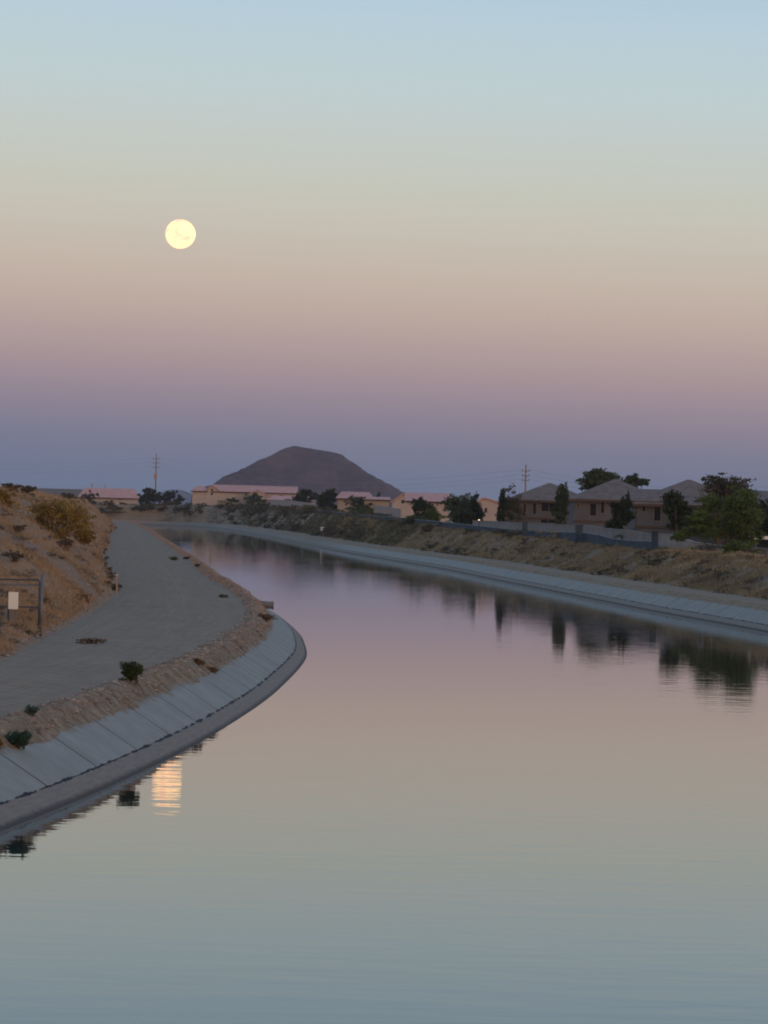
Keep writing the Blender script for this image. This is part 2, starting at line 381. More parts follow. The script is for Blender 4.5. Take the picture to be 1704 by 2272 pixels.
def water_mat():
    def b(t, p):
        co = node(t, 'ShaderNodeTexCoord')
        mp = node(t, 'ShaderNodeMapping'); mp.inputs['Scale'].default_value = (.38, 1.0, 1)
        t.links.new(co.outputs['Object'], mp.inputs[0])
        n1 = node(t, 'ShaderNodeTexNoise', Scale=1.15, Detail=3, Roughness=.5); t.links.new(mp.outputs[0], n1.inputs['Vector'])
        mpw = node(t, 'ShaderNodeMapping'); mpw.inputs['Scale'].default_value = (.05, .012, 1); t.links.new(co.outputs['Object'], mpw.inputs[0])
        nw = node(t, 'ShaderNodeTexNoise', Scale=1.0, Detail=4, Roughness=.6); t.links.new(mpw.outputs[0], nw.inputs['Vector'])
        mw = node(t, 'ShaderNodeMapRange'); mw.inputs['From Min'].default_value = .35; mw.inputs['From Max'].default_value = .7; mw.inputs['To Min'].default_value = .7; mw.inputs['To Max'].default_value = 2.2
        t.links.new(nw.outputs['Fac'], mw.inputs['Value'])
        hm_ = node(t, 'ShaderNodeMath', operation='MULTIPLY'); t.links.new(n1.outputs['Fac'], hm_.inputs[0]); t.links.new(mw.outputs[0], hm_.inputs[1])
        bp = node(t, 'ShaderNodeBump', Strength=1.0, Distance=.0037)
        t.links.new(hm_.outputs[0], bp.inputs['Height']); t.links.new(bp.outputs[0], p.inputs['Normal'])
        p.inputs['Base Color'].default_value = (.022,.03,.03,1)
        p.inputs['Roughness'].default_value = .02; p.inputs['IOR'].default_value = 1.333
        p.inputs['Specular IOR Level'].default_value = .5
    return mat('water', b)
M['water'] = water_mat()

# ------------------------------------------------------------------ the canal: guide curves
def pchip(xs, ys):
    xs = np.array(xs, float); ys = np.array(ys, float)
    h = np.diff(xs); d = np.diff(ys)/h
    m = np.zeros_like(ys); m[0] = d[0]; m[-1] = d[-1]
    for i in range(1, len(xs)-1):
        if d[i-1]*d[i] <= 0: m[i] = 0
        else:
            w1 = 2*h[i]+h[i-1]; w2 = h[i]+2*h[i-1]
            m[i] = (w1+w2)/(w1/d[i-1]+w2/d[i])
    def f(q):
        q = np.asarray(q, float); i = np.clip(np.searchsorted(xs, q)-1, 0, len(xs)-2)
        t = (q-xs[i])/h[i]; t2 = t*t; t3 = t2*t
        return (2*t3-3*t2+1)*ys[i] + (t3-2*t2+t)*h[i]*m[i] + (-2*t3+3*t2)*ys[i+1] + (t3-t2)*h[i]*m[i+1]
    return f
WL = pchip([-80,0,40,60,70,89,110,132,150,178,202,215,282,366,490,727,900,985,1012,1030,1040],
           [-27,-15,-9.4,-6.9,-5.75,-4.25,-3.35,-3.0,-3.5,-5.2,-7.3,-8.5,-13.8,-20.8,-31.1,-51,-67,-77,-100,-200,-600])
WR = pchip([-80,0,60,120,165,181,197,214,233,262,308,354,406,490,726,930,1010,1045,1060,1070,1080],
           [3,13,20,23,22.2,20.9,19.4,17.7,16.2,13.9,10.2,6.8,1.6,-6.6,-26,-45,-56,-80,-150,-600,-6000])
TL = pchip([-80,0,60,97,120,158,260,426,880,960,992,1010,1022,1032],
           [-38,-24,-13.5,-11.2,-11.8,-13.2,-22,-35.8,-74,-84,-100,-170,-300,-700])
CREST = pchip([-80,240,400,680,1100,3000], [3.0,3.1,3.7,5.2,6.4,6.4])

def fnoise(X, Y, sc, seed=0):
    out = np.empty(X.shape)
    xf = X.ravel()/sc; yf = Y.ravel()/sc; o = out.ravel()
    for i in range(len(xf)): o[i] = mnoise.fractal(Vector((xf[i], yf[i], seed)), 1.0, 2.0, 4)
    return o.reshape(X.shape)

def rows():
    d = -80.0; r = []
    while d < 1080:
        r.append(d); d += 3.0 if d < 30 else (.4 if d < 160 else max(.7, d*.0065))
    return np.array(r)
R = rows()
def normals_of(fx, R):
    s = (fx(R+.5) - fx(R-.5))
    n = np.sqrt(1+s*s)
    return -1/n, s/n, n          # left-hand normal (points -X)
def sstep(t): t = np.clip(t, 0, 1); return t*t*(3-2*t)

def grid_obj(name, X, Y, Z, m, uv=None, smooth=True, flip=False):
    nr, nc = X.shape
    V = np.stack([X.ravel(), Y.ravel(), Z.ravel()], 1)
    i = np.arange(nr-1)[:, None]*nc + np.arange(nc-1)[None, :]
    i = i.ravel()
    Fc = np.stack([i, i+1, i+nc+1, i+nc], 1)
    if flip: Fc = Fc[:, ::-1]
    return mesh_np(name, V, Fc, m, uv=uv, smooth=smooth)

def ragged(R, seed, amp, sc):
    return np.array([mnoise.fractal(Vector((d/sc, seed*7.3, 0)), .7, 2.1, 5) for d in R])*amp
# ---- left bank
RL = R[R <= 1034]
e_in = ragged(RL, 1, .16, 3.0); e_out = ragged(RL, 2, .22, 5.0)
nx, ny, _ = normals_of(WL, RL)
x0 = WL(RL)
arc = np.concatenate([[0], np.cumsum(np.sqrt(np.diff(x0)**2 + np.diff(RL)**2))])
# shift arc so that a joint falls at D=66.2
arc = arc - np.interp(66.2, RL, arc) + 5.3*100.5
def offs(base_x, base_y, nxx, nyy, ws):
    return base_x[:, None] + nxx[:, None]*ws[None, :], base_y[:, None] + nyy[:, None]*ws[None, :]
wl_ = np.array([-4.0, -2.2, -.75, 0, .2, .42, .7, 1.0, 1.25, 1.5])
zl_ = np.array([-2.6, -1.5, -.5, 0, .13, .27, .45, .64, .80, .95])
def offs2(base_x, base_y, nxx, nyy, W): return base_x[:, None] + nxx[:, None]*W, base_y[:, None] + nyy[:, None]*W
WLI = np.broadcast_to(wl_, (len(RL), len(wl_))).copy(); WLI[:, -1] += e_in
X, Y = offs2(x0, RL, nx, ny, WLI); Z = np.broadcast_to(zl_, X.shape).copy(); Z[:, -1] += e_in*.6
uv = np.stack([np.broadcast_to(arc[:, None], X.shape).ravel(), WLI.ravel()], 1)
XL_, YL_, ZL_ = X, Y, Z
o = grid_obj('canal_lining', X, Y, Z, M['lining'], uv=uv, flip=True); tag(o, kind='structure')
# ---- shoulder
ws = np.linspace(1.5, 2.75, 9)
tq_ = (ws-1.5)/1.25
X, Y = offs2(x0, RL, nx, ny, (1.5+e_in)[:, None]*(1-tq_) + (2.75+e_out)[:, None]*tq_)
nzs = fnoise(X, Y, 1.1, 3)
edge = np.array([0, .6, 1, 1, 1, 1, .8, .5, 0])
Z = np.interp(ws, [1.5, 1.9, 2.3, 2.75], [.95, 1.16, 1.31, 1.33])[None, :] + nzs*.07*edge + (.15 + .27*np.clip((RL-150)/60, 0, 1))[:, None]*np.exp(-((ws-2.1)/.35)**2)[None, :]*edge[None, :]
Z[:, 0] += e_in*.6
Xs, Ys, Zs = X, Y, Z
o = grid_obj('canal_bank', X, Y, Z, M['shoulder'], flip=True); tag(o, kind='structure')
# ---- road
t = np.linspace(0, 1, 14)
tx = TL(RL)
toe_x = tx; toe_y = RL
XR = X[:, -1][:, None]*(1-t) + toe_x[:, None]*t
YR = Y[:, -1][:, None]*(1-t) + toe_y[:, None]*t
nz = fnoise(XR, YR, 6.0, 9)
ZR = 1.33 + .06*np.sin(t*math.pi)[None, :] + nz*.018*np.sin(t*math.pi)[None, :] + .02*t
rut = -.05*np.exp(-((t-.36)/.07)**2) - .05*np.exp(-((t-.66)/.07)**2)
ZR = ZR + rut[None, :]
uvr = np.stack([np.broadcast_to(arc[:, None], XR.shape).ravel(), np.broadcast_to(t, XR.shape).ravel()], 1)
o = grid_obj('dirt_road', XR, YR, ZR, M['road'], uv=uvr, flip=True); tag(o, kind='structure')
# ---- left berm
def berm_left_h(T, D, XX):
    Ls = np.interp(D, [0, 100, 125, 150, 175, 1100], [26, 26, 20, 11, 9.0, 9.0])[:, None]
    top = np.interp(D, [0, 150, 250, 1100], [6.0, 6.2, 6.9, 7.0])[:, None]
    base = 1.35
    f = T/Ls
    h = base + (top-base)*(1-(1-np.clip(f, 0, 1))**1.6)
    h = h - np.clip(T-Ls-3, 0, 60)*.012
    return h
tt = np.concatenate([np.linspace(0, 14, 46), np.array([15, 16.5, 18, 20, 22, 25, 29, 34, 42, 60, 120, 400, 1500, 5500])])
XB = toe_x[:, None] - tt[None, :]; YB = np.broadcast_to(RL[:, None], XB.shape).copy()
amp = np.clip(tt/2.0, 0, 1)[None, :]
nb = fnoise(XB, YB, 6.0, 21)*.75 + fnoise(XB, YB, 1.9, 5)*.30
ZB = berm_left_h(tt[None, :], RL, XB) + nb*amp
ZB[:, 0] = ZR[:, -1]
o = grid_obj('left_bank_slope', XB, YB, ZB, M['berm_left'], flip=True); tag(o, kind='structure')

# ---- right bank
nx2, ny2, fac = normals_of(WR, R)
nx2 = -nx2; ny2 = -ny2
xr0 = WR(R)
arcr = np.concatenate([[0], np.cumsum(np.sqrt(np.diff(xr0)**2 + np.diff(R)**2))])
X, Y = offs(xr0, R, nx2, ny2, wl_); Z = np.broadcast_to(zl_, X.shape).copy()
uv = np.stack([np.broadcast_to(arcr[:, None], X.shape).ravel(), np.broadcast_to(wl_, X.shape).ravel()], 1)
o = grid_obj('canal_lining', X, Y, Z, M['lining'], uv=uv); tag(o, kind='structure')
fk = np.minimum(fac, 2.5)
wr = np.concatenate([np.linspace(1.5, 3.0, 6)])
X, Y = offs(xr0, R, nx2, ny2, wr)
Z = np.interp(wr, [1.5, 2.0, 2.6, 3.0], [.95, 1.1, 1.16, 1.12])[None, :] + fnoise(X, Y, 1.3, 4)*.05*np.array([0,1,1,1,.6,0])
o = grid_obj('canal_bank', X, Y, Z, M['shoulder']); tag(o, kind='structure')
wr = np.linspace(3.0, 5.6, 6)
X, Y = offs(xr0, R, nx2, ny2, wr); Z = np.full(X.shape, 1.12)
Z += fnoise(X, Y, 5.0, 4)*.03*np.array([0,1,1,1,1,0])
o = grid_obj('dirt_road', X, Y, Z, M['road']); tag(o, kind='structure')
ex, ey = X[:, -1], Y[:, -1]
tr = np.concatenate([np.linspace(0, 9, 30), np.array([10,11,12.5,14,16,20,28,45,80,200,800,3000,9000])])
XG = ex[:, None] + nx2[:, None]*np.minimum(tr, 12)[None, :]*1.0 + np.maximum(tr-12, 0)[None, :]
YG = ey[:, None] + ny2[:, None]*np.minimum(tr, 12)[None, :]
cr_ = CREST(R)[:, None]
ZG = 1.12 + (cr_-1.12)*sstep(tr/4.6)[None, :]**.9 - .8*sstep((tr-9.5)/4)[None, :]
ampr = np.clip(tr/1.5, 0, 1)[None, :]*np.where(tr > 20, .3, 1)[None, :]
rill = np.abs(fnoise(XG*.35, YG, 2.6, 31))*.45*np.exp(-((tr-2.5)/2.6)**2)[None, :]
ZG = ZG + (fnoise(XG, YG, 4.0, 12)*.38 + fnoise(XG, YG, 1.4, 14)*.13)*ampr - rill*ampr
o = grid_obj('right_bank_slope', XG, YG, ZG, M['berm_right']); tag(o, kind='structure')
# ---- ground beyond, to the horizon
gy = np.array([1055, 1078, 1200, 1600, 2500, 5000, 9000.]); gx = np.array([-8000, -3000, -1000, -300, 0, 300, 1000, 3000, 8000.])
GX, GY = np.meshgrid(gx, gy); GZ = np.interp(GY, [1055, 1078, 1200, 9000], [4.0, 5.5, 5.8, 5.8])
o = grid_obj('ground', GX, GY, GZ, M['land']); tag(o, kind='structure')
# ---- canal bed and water
bed = np.linspace(0, 1, 5)
Rb = R[R <= 1034]
lx, rx = WL(Rb)+3.5, WR(Rb)-3.5
XW = lx[:, None]*(1-bed)+rx[:, None]*bed; YW = np.broadcast_to(Rb[:, None], XW.shape)
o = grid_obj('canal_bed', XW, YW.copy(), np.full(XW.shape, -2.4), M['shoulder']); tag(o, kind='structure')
Rw = R
lx = np.where(Rw <= 1034, WL(np.minimum(Rw, 1034)), -2500) - .45; rx = WR(Rw) + .45
t3 = np.linspace(0, 1, 3)
XW = lx[:, None]*(1-t3)+rx[:, None]*t3; YW = np.broadcast_to(Rw[:, None], XW.shape)
ok = (rx > lx)
o = grid_obj('water', XW[ok], YW[ok].copy(), np.zeros(XW[ok].shape), M['water'], smooth=False); tag(o, kind='structure')

# height lookups used to seat things on the ground
from mathutils.bvhtree import BVHTree
def bvh_of(*names):
    vs = []; fs = []
    for (Xa, Ya, Za) in names:
        nr, nc = Xa.shape; b0 = len(vs)
        vs += list(zip(Xa.ravel().tolist(), Ya.ravel().tolist(), Za.ravel().tolist()))
        for r_ in range(nr-1):
            for c_ in range(nc-1):
                q = b0 + r_*nc + c_; fs.append((q, q+1, q+nc+1, q+nc))
    return BVHTree.FromPolygons(vs, fs)
GROUND = bvh_of((XL_, YL_, ZL_), (XB, YB, ZB), (XR, YR, ZR), (Xs, Ys, Zs), (XG, YG, ZG), (GX, GY, GZ), (X, Y, Z))
def gz(x, y, default=1.3):
    h = GROUND.ray_cast(Vector((x, y, 60)), Vector((0, 0, -1)))
    return h[0].z if h[0] is not None else default
def onground(px, py):
    """the point of the ground seen at a photo pixel"""
    a, b = ray(px, py)
    h = GROUND.ray_cast(Vector((0, 0, H)), Vector((a, 1, b)).normalized())
    if h[0] is None:
        D = (H-1.2)/max(1e-4, -b); return Vector((a*D, D, 1.2))
    return h[0]

def Dfar(px, w):
    """distance at which the sight line of photo column px has crossed w metres over the right bank"""
    a, _ = ray(px, 1110)
    off = a*R - (WR(R) + w*np.minimum(fac, 3))
    k = np.where((off > 0) & (R > 120))[0]
    return float(R[k[0]]) if len(k) else 0.0

# ------------------------------------------------------------------ vegetation
def quads(P, size, n_dir=None, flatten=1.0, aspect=.6):
    """diamond leaves at points P"""
    n = len(P)
    a = rng.normal(size=(n, 3)); a[:, 2] *= flatten; a /= np.linalg.norm(a, axis=1)[:, None]
    b = rng.normal(size=(n, 3)); b -= a*(a*b).sum(1)[:, None]; b /= np.linalg.norm(b, axis=1)[:, None]
    s = size*(.6+.8*rng.random(n))[:, None]
    V = np.stack([P-a*s, P-b*s*aspect, P+a*s, P+b*s*aspect], 1).reshape(-1, 3)
    Fc = np.arange(4*n).reshape(n, 4)
    return V, Fc
def crown_points(lobes, n):
    """lobes (x,y,z,rx,ry,rz); points in the outer shell of uneven lobes, gaps between sprigs"""
    vol = np.array([l[3]*l[4]*l[5] for l in lobes])**.75
    cnt = np.maximum(1, (n*vol/vol.sum()).astype(int))
    out = []
    for l, k in zip(lobes, cnt):
        nt_ = max(6, k//26)
        d = rng.normal(size=(nt_, 3)); d /= np.linalg.norm(d, axis=1)[:, None]
        r = rng.random(nt_)**.45*(.75+.45*rng.random(nt_))
        c = d*r[:, None]
        per = max(1, k//nt_)
        q = np.repeat(c, per, 0) + rng.normal(size=(nt_*per, 3))*.13
        out.append(q*np.array(l[3:6]) + np.array(l[:3]))
    return np.concatenate(out)
def auto_lobes(w, h, z0, n, seed, dep=None, squash=.8, big=(.17,.28)):
    r = random.Random(seed); dep = dep or w
    L_ = []
    for i in range(n):
        t_ = (i+r.random())/n; zz = z0 + h*(.12+.72*t_)
        shrink = math.sqrt(max(.10, 1-(max(0, (zz-z0)/h-.35)/.68)**2.0))
        an = r.random()*6.283; rr = r.random()**.4*.36*shrink
        s = r.uniform(*big)
        L_.append((w*rr*math.cos(an), dep*rr*math.sin(an), zz, w*s, dep*s, h*s*squash))
    return L_
def tree(name, px0, py0, px1, py1, D, m, label, cat='tree', n=5000, leaf=.16, lobes=9, trunk=True, group=None, seed=1, ground=None, lift=.0, z0f=0.0, extra=()):
    """a tree whose crown spans the photo box at distance D and which stands on the ground there"""
    if 420 < D and name != 'large_tree': D = max(D, Dfar(px0, 17) + (D % 13) + 6)
    elif 420 < px0 and name != 'palo_verde_tree': D = max(D, Dfar(px0, 15))
    cx = (px0+px1)/2
    w_ = (px1-px0)/F*D
    top = at(cx, py0, D)[2]; bot = at(cx, py1, D)[2]
    x = at(cx, (py0+py1)/2, D)[0]
    g = gz(x, D) if ground is None else ground
    root = empty(name, (x, D, g)); tag(root, label, cat, group)
    if D > 400 and name not in ('large_tree',): bot = min(bot, g+.2)
    h = top-bot; z0 = bot-g
    far = D > 400
    P = crown_points(auto_lobes(w_, h, z0, lobes, seed, dep=w_*.8, big=(.21,.33) if far else (.18,.29)), int(n*(1.6 if far else 1.25)))
    for (qx0, qy0, qx1, qy1, nn_, nl) in extra:      # further limbs of the same crown
        w2 = (qx1-qx0)/F*D; t2 = at(cx, qy0, D)[2]-g; b2 = at(cx, qy1, D)[2]-g; dx = ((qx0+qx1)/2-cx)/F*D
        Q = crown_points(auto_lobes(w2, t2-b2, b2, nl, seed+nl, dep=w2*.8), nn_); Q[:, 0] += dx; P = np.concatenate([P, Q])
    V, Fc = quads(P, leaf)
    mesh_np('crown' if trunk else 'foliage', V, Fc, m, root)
    tb = MB(); r = random.Random(seed+5)
    ht = max(z0 + h*.55, .4)
    k = max(.05, .035*ht)
    tb.tube([(0,0,-.3), (r.uniform(-.1,.1), 0, ht*.35), (r.uniform(-.25,.25)*w_*.2, 0, ht)], [k*1.3, k, k*.4], 7)
    for i in range(6 if trunk else 7):
        an = r.random()*6.283; s = ht*r.uniform(.05, .5)
        tb.tube([(0,0,s), (math.cos(an)*w_*.15, math.sin(an)*w_*.15, s+(ht-s)*.5+.1), (math.cos(an)*w_*.32, math.sin(an)*w_*.32, min(z0+h*.85, s+(ht-s)*.9+h*.2))], [k*.6, k*.4, k*.12], 5)
    tb.build('trunk' if trunk else 'stems', M['bark'], root)
    return root

def shrub(name, x, y, w_, h, m, label, n=700, leaf=.04, seed=1, group=None, cat='shrub', spiky=False, sink=.03, stems=True):
    g = gz(x, y); root = empty(name, (x, y, g-sink)); tag(root, label, cat, group)
    r = random.Random(seed)
    sb = MB(); tips = []
    ns = 16
    for i in range(ns):
        an = r.random()*6.283; le = r.uniform(.6, 1.05); out = r.uniform(.1, .5)*w_*le
        p1 = (math.cos(an)*out*.35, math.sin(an)*out*.35, h*.45*le); p2 = (math.cos(an)*out, math.sin(an)*out, h*le*r.uniform(.6, 1))
        tips.append((p1, p2)); sb.tube([(0,0,-.05), p1, p2], [.012*h+.004, .008*h+.003, .002], 4)
    if stems: sb.build('stems', M['bark'], root)
    pts = []
    per = max(4, n//ns)
    for p1, p2 in tips:
        a = np.array(p1); b = np.array(p2)
        tq = rng.random(per)**.7
        q = a*.55*(1-tq[:, None]) + b*(.45+.55*tq[:, None])*np.ones((per, 1)) + rng.normal(size=(per, 3))*np.array([w_*.085, w_*.085, h*.09])
        q[:, 2] = np.maximum(q[:, 2], .02); pts.append(q)
    if not spiky:
        q = crown_points(auto_lobes(w_*1.05, h*.95, .06*h, 9, seed, squash=1.1), int(n*.8)); q[:, 2] = np.maximum(q[:, 2], .01); pts.append(q)
    V, Fc = quads(np.concatenate(pts), leaf)
    mesh_np('foliage', V, Fc, m, root)
    return root

def blades(name, P, hgt, width, m, label, lean=.5, per=1, spread=.1, kind='stuff'):
    n = len(P)*per
    B = np.repeat(P, per, 0); B[:, :2] += rng.normal(size=(n, 2))*spread
    hh = hgt*(.4+.9*rng.random(n))
    d = rng.normal(size=(n, 3))*lean; d[:, 2] = 1; d /= np.linalg.norm(d, axis=1)[:, None]
    an = rng.random(n)*6.283; s = np.stack([np.cos(an), np.sin(an)*.3, np.zeros(n)], 1)*width*.5
    B[:, 2] -= .04
    V = np.stack([B-s, B+s, B+d*hh[:, None]], 1).reshape(-1, 3)
    o = mesh_np(name, V, np.arange(3*n).reshape(n, 3), m)
    tag(o, label, 'grass', kind=kind); return o
def sample_grid(Xa, Ya, Za, n, dmin, dmax, c0, c1, clump=None, seed=0, power=1.0):
    """random points on a terrain grid between rows dmin..dmax and columns c0..c1"""
    nr, nc = Xa.shape
    rowD = Ya[:, 0]
    i0, i1 = np.searchsorted(rowD, [dmin, dmax]); i1 = min(i1, nr-1)
    iu = i0 + rng.random(n)**power*(i1-1-i0); ju = c0 + rng.random(n)*(c1-c0-.001)
    i = iu.astype(int); j = ju.astype(int); a = (iu-i)[:, None]; b = (ju-j)[:, None]
    G = np.stack([Xa, Ya, Za], 2)
    P = G[i, j]*(1-a)*(1-b) + G[i+1, j]*a*(1-b) + G[i, j+1]*(1-a)*b + G[i+1, j+1]*a*b
    if clump:
        q = np.array([mnoise.noise(Vector((p[0]/clump, p[1]/clump, seed))) for p in P])
        P = P[q + rng.normal(size=len(P))*.12 > -.05]
    return P

# left bank: dry grass, thick on the slope
P = sample_grid(XB, YB, ZB, 52000, 88, 330, 1, 50, clump=4.0, seed=2)
blades('dry_grass', P, .34, .035, M['grass'], 'tawny dry grass covering the slope left of the road', per=4, spread=.14, lean=.6)
P = sample_grid(XB, YB, ZB, 14000, 330, 900, 0, 40, clump=9.0, seed=2)
blades('dry_grass', P, .5, .11, M['grass'], 'dry grass on the distant part of the left slope', per=3, spread=.3, lean=.6)
P = sample_grid(Xs, Ys, Zs, 9000, 50, 290, 1, 7, clump=1.6, seed=8)
blades('dry_weeds', P, .11, .012, M['grass'], 'low dry weeds along the stony shoulder of the left bank', per=4, spread=.07, lean=.9)
P = sample_grid(XG, YG, ZG, 140000, 190, 700, 1, 31, clump=3.0, seed=3)
blades('dry_grass', P, .36, .07, M['grass_r'], 'dry yellowish grass covering the far bank slope', per=3, spread=.2, lean=.6)
P = sample_grid(XG, YG, ZG, 24000, 460, 1060, 1, 34, clump=7.0, seed=3)
blades('dry_grass', P, .6, .2, M['bush_dull'], 'dull greenish scrub grass on the most distant bank at the bend', per=4, spread=.5, lean=.6)

def clumps(name, P, smin, smax, per, leaf, m, label):
    """low rounded tussocks of dry brush, uncountable"""
    out = []
    for p in P:
        q = rng.normal(size=(per, 3)); q /= np.linalg.norm(q, axis=1)[:, None]; q[:, 2] = np.abs(q[:, 2])
        sz = smin*(smax/smin)**rng.random()
        q = q*(rng.random(per)**.4*(.8+.4*rng.random(per)))[:, None]*np.array([sz*(.7+.6*rng.random()), sz*(.7+.6*rng.random()), sz*(.45+.35*rng.random())])
        out.append(q + p)
    V, Fc = quads(np.concatenate(out), leaf, aspect=.3)
    o = mesh_np(name, V, Fc, m); tag(o, label, 'brush', kind='stuff')
P = sample_grid(XB, YB, ZB, 1500, 92, 330, 1, 48, clump=3.5, seed=17)
clumps('dry_brush', P, .22, .75, 110, .05, M['grass'], 'tussocks of golden dry brush on the left slope')
P = sample_grid(XB, YB, ZB, 420, 95, 400, 1, 48, clump=8.0, seed=57)
clumps('dry_brush', P, .18, .5, 110, .05, M['bush_dull'], 'small dull green tussocks among the dry brush of the left slope')
P = sample_grid(XB, YB, ZB, 1000, 95, 500, 1, 48, clump=6.0, seed=27)
clumps('dry_brush', P, .2, .6, 110, .05, M['bush_grey'], 'brown dead tussocks among the dry brush of the left slope')
P = sample_grid(XG, YG, ZG, 1500, 192, 640, 1, 29, clump=4.0, seed=37)
clumps('dry_brush', P, .3, .95, 90, .085, M['grass_r'], 'tussocks of pale dry brush on the far bank slope')
P = sample_grid(XG, YG, ZG, 1300, 192, 700, 0, 27, clump=4.5, seed=47)
clumps('dry_brush', P, .25, .9, 90, .085, M['bush_grey'], 'grey-brown tussocks among the dry brush of the far bank slope')

# stones on the shoulder
def stones(name, P, smin, smax, m, label):
    base = np.array([(1,0,0),(-1,0,0),(0,1,0),(0,-1,0),(0,0,1),(0,0,-1)], float)
    fc = np.array([(0,2,4),(2,1,4),(1,3,4),(3,0,4),(2,0,5),(1,2,5),(3,1,5),(0,3,5)])
    V = []; Fs = []
    for k, p in enumerate(P):
        s = smin*(smax/smin)**(rng.random()**2.2)
        q = base*(s*(.6+.6*rng.random((6, 1))))*np.array([1, 1, .6]); an = rng.random()*6.28
        ca, sa = math.cos(an), math.sin(an)
        q = q @ np.array([[ca, sa, 0], [-sa, ca, 0], [0, 0, 1]])
        V.append(q + p + np.array([0, 0, s*.15])); Fs.append(fc + 6*k)
    o = mesh_np(name, np.concatenate(V), np.concatenate(Fs), m); tag(o, label, 'stones', kind='stuff'); return o
stones('loose_stones', sample_grid(Xs, Ys, Zs, 5200, 52, 270, 1, 8), .015, .11, M['rock'], 'loose pale and brown stones strewn along the left shoulder')
stones('loose_stones', sample_grid(XB, YB, ZB, 2600, 88, 200, 0, 22), .03, .16, M['rock'], 'stones and clods scattered at the foot of the left slope')

# named shrubs on the left bank
p = onground(290, 1513); shrub('shrub', p.x, p.y, .66, .52, M['bush_green'], 'dark olive bush at the road edge in the middle of the left shoulder', n=2600, leaf=.022, seed=3)
p = onground(40, 1660); shrub('shrub', p.x, p.y, .60, .42, M['bush_blue'], 'round blue-green bush on the concrete edge at the lower left', n=2600, leaf=.018, seed=4)
p = onground(71, 1588); shrub('shrub', p.x, p.y, .36, .26, M['bush_blue'], 'small sparse blue-green weed on the road edge, upper left of the round bush', n=420, leaf=.018, seed=6)
p = onground(2, 1662); shrub('weed', p.x-.05, p.y, .22, .24, M['bush_yellow'], 'small orange-brown weed at the left picture edge beside the round bush', n=300, leaf=.018, seed=9, cat='weed')
for k, (px, py, w_, h_, l) in enumerate([(205,1428,1.15,.22,'low dead brown brush lying on the road near the gate'), (640,1384,.01,.01,None), (589,1378,.9,.35,'dark brown dead weed clump on the tip of the left bank'),
        (440,1475,.35,.22,'dark dead tuft on the shoulder right of the olive bush'), (470,1490,.4,.15,'flat brown tuft at the concrete edge below the dark dead tuft'), (495,1326,.6,.2,'small green tuft on the shoulder before the bank tip')]):
    if l is None: continue
    p = onground(px, py)
    shrub('dead_brush' if 'dead' in l or 'brown' in l else 'weed', p.x, p.y, w_, h_, M['bush_dull'] if 'green' in l else M['dead'], l, n=500, leaf=.03, seed=20+k, cat='brush')
# dark weed clumps along the far part of the left crest
for k, (px, py) in enumerate([(441,1257), (417,1241), (388,1243)]):
    p = onground(px-3, py)
    if p: shrub('weed_clump', p.x, p.y, .45+.22*k, .22+.06*(k%3), M['dead'] if k % 2 else M['bush_dull'], 'dark weed clump on the crest between the left road and the water', n=260, leaf=.06, seed=40+k, group='weed clumps on the left crest', cat='weed')
# the big yellow bush and its neighbours on the slope
def slope_bush(px0, py0, px1, py1, D, m, label, n, leaf, lobes=10, seed=1, group=None, name='shrub'):
    return tree(name, px0, py0, px1, py1, D, m, label, cat='shrub', n=n, leaf=leaf, lobes=lobes, trunk=False, seed=seed, group=group)
def slope_bush_g(px, py, w_, h_, m, label, n, leaf, seed=1, group=None, name='shrub', lobes=8):
    """bush standing where the ground is seen at the pixel"""
    p = onground(px, py)
    if p is None: return
    root = empty(name, (p.x, p.y, p.z-.08)); tag(root, label, 'shrub', group)
    V, Fc = quads(crown_points(auto_lobes(w_, h_, -.08*h_, lobes, seed, squash=.9, big=(.22,.36)), n), leaf)
    mesh_np('foliage', V, Fc, m, root)
    sb = MB(); r = random.Random(seed)
    for i in range(9):
        an = r.random()*6.283
        sb.tube([(0,0,-.1), (math.cos(an)*w_*.16, math.sin(an)*w_*.16, h_*.4), (math.cos(an)*w_*.34, math.sin(an)*w_*.34, h_*.8)], [.03, .02, .006], 4)
    sb.build('stems', M['bark'], root)
    return root
slope_bush_g(120, 1192, 4.4, 2.3, M['bush_yellow'], 'large yellow-brown creosote bush on the left slope above the road', 9000, .06, 2, lobes=14)
slope_bush_g(178, 1206, 2.0, 1.1, M['bush_yellow'], 'lower yellow-brown bush leaning out at the right end of the large creosote bush', 4000, .055, 3)
slope_bush_g(142, 1216, 1.2, .6, M['dead'], 'dark reddish brush under the large creosote bush', 1500, .05, 5)
slope_bush_g(8, 1118, 1.8, 1.1, M['bush_yellow'], 'olive bush at the left picture edge near the top of the slope', 2500, .06, 6)
slope_bush_g(55, 1095, 2.2, 1.1, M['bush_grey'], 'brown-grey bush on the skyline of the left slope', 2200, .07, 7)
slope_bush_g(22, 1088, 1.8, .8, M['bush_grey'], 'thin grey brush on the skyline at the left picture edge', 1200, .07, 8)
slope_bush_g(150, 1108, 3.4, 1.3, M['bush_grey'], 'brown brush on the slope crest before the far left roofs', 2500, .09, 9)
slope_bush_g(205, 1118, 3.0, 1.3, M['bush_dull'], 'green-grey brush where the left slope meets the far bank', 2500, .09, 10)
slope_bush_g(222, 1140, 2.4, .9, M['bush_dull'], 'low dull green weed at the far end of the left road edge', 1500, .09, 11)
slope_bush_g(38, 1180, 1.3, .5, M['bush_grey'], 'dark low brush on the slope left of the large creosote bush', 900, .05, 12)
slope_bush_g(32, 1240, .9, .45, M['bush_grey'], 'small grey brush on the slope above the gate', 800, .04, 13)
slope_bush_g(105, 1180+160, .8, .4, M['dead'], 'brown dry tuft on the slope right of the gate post', 900, .035, 14)
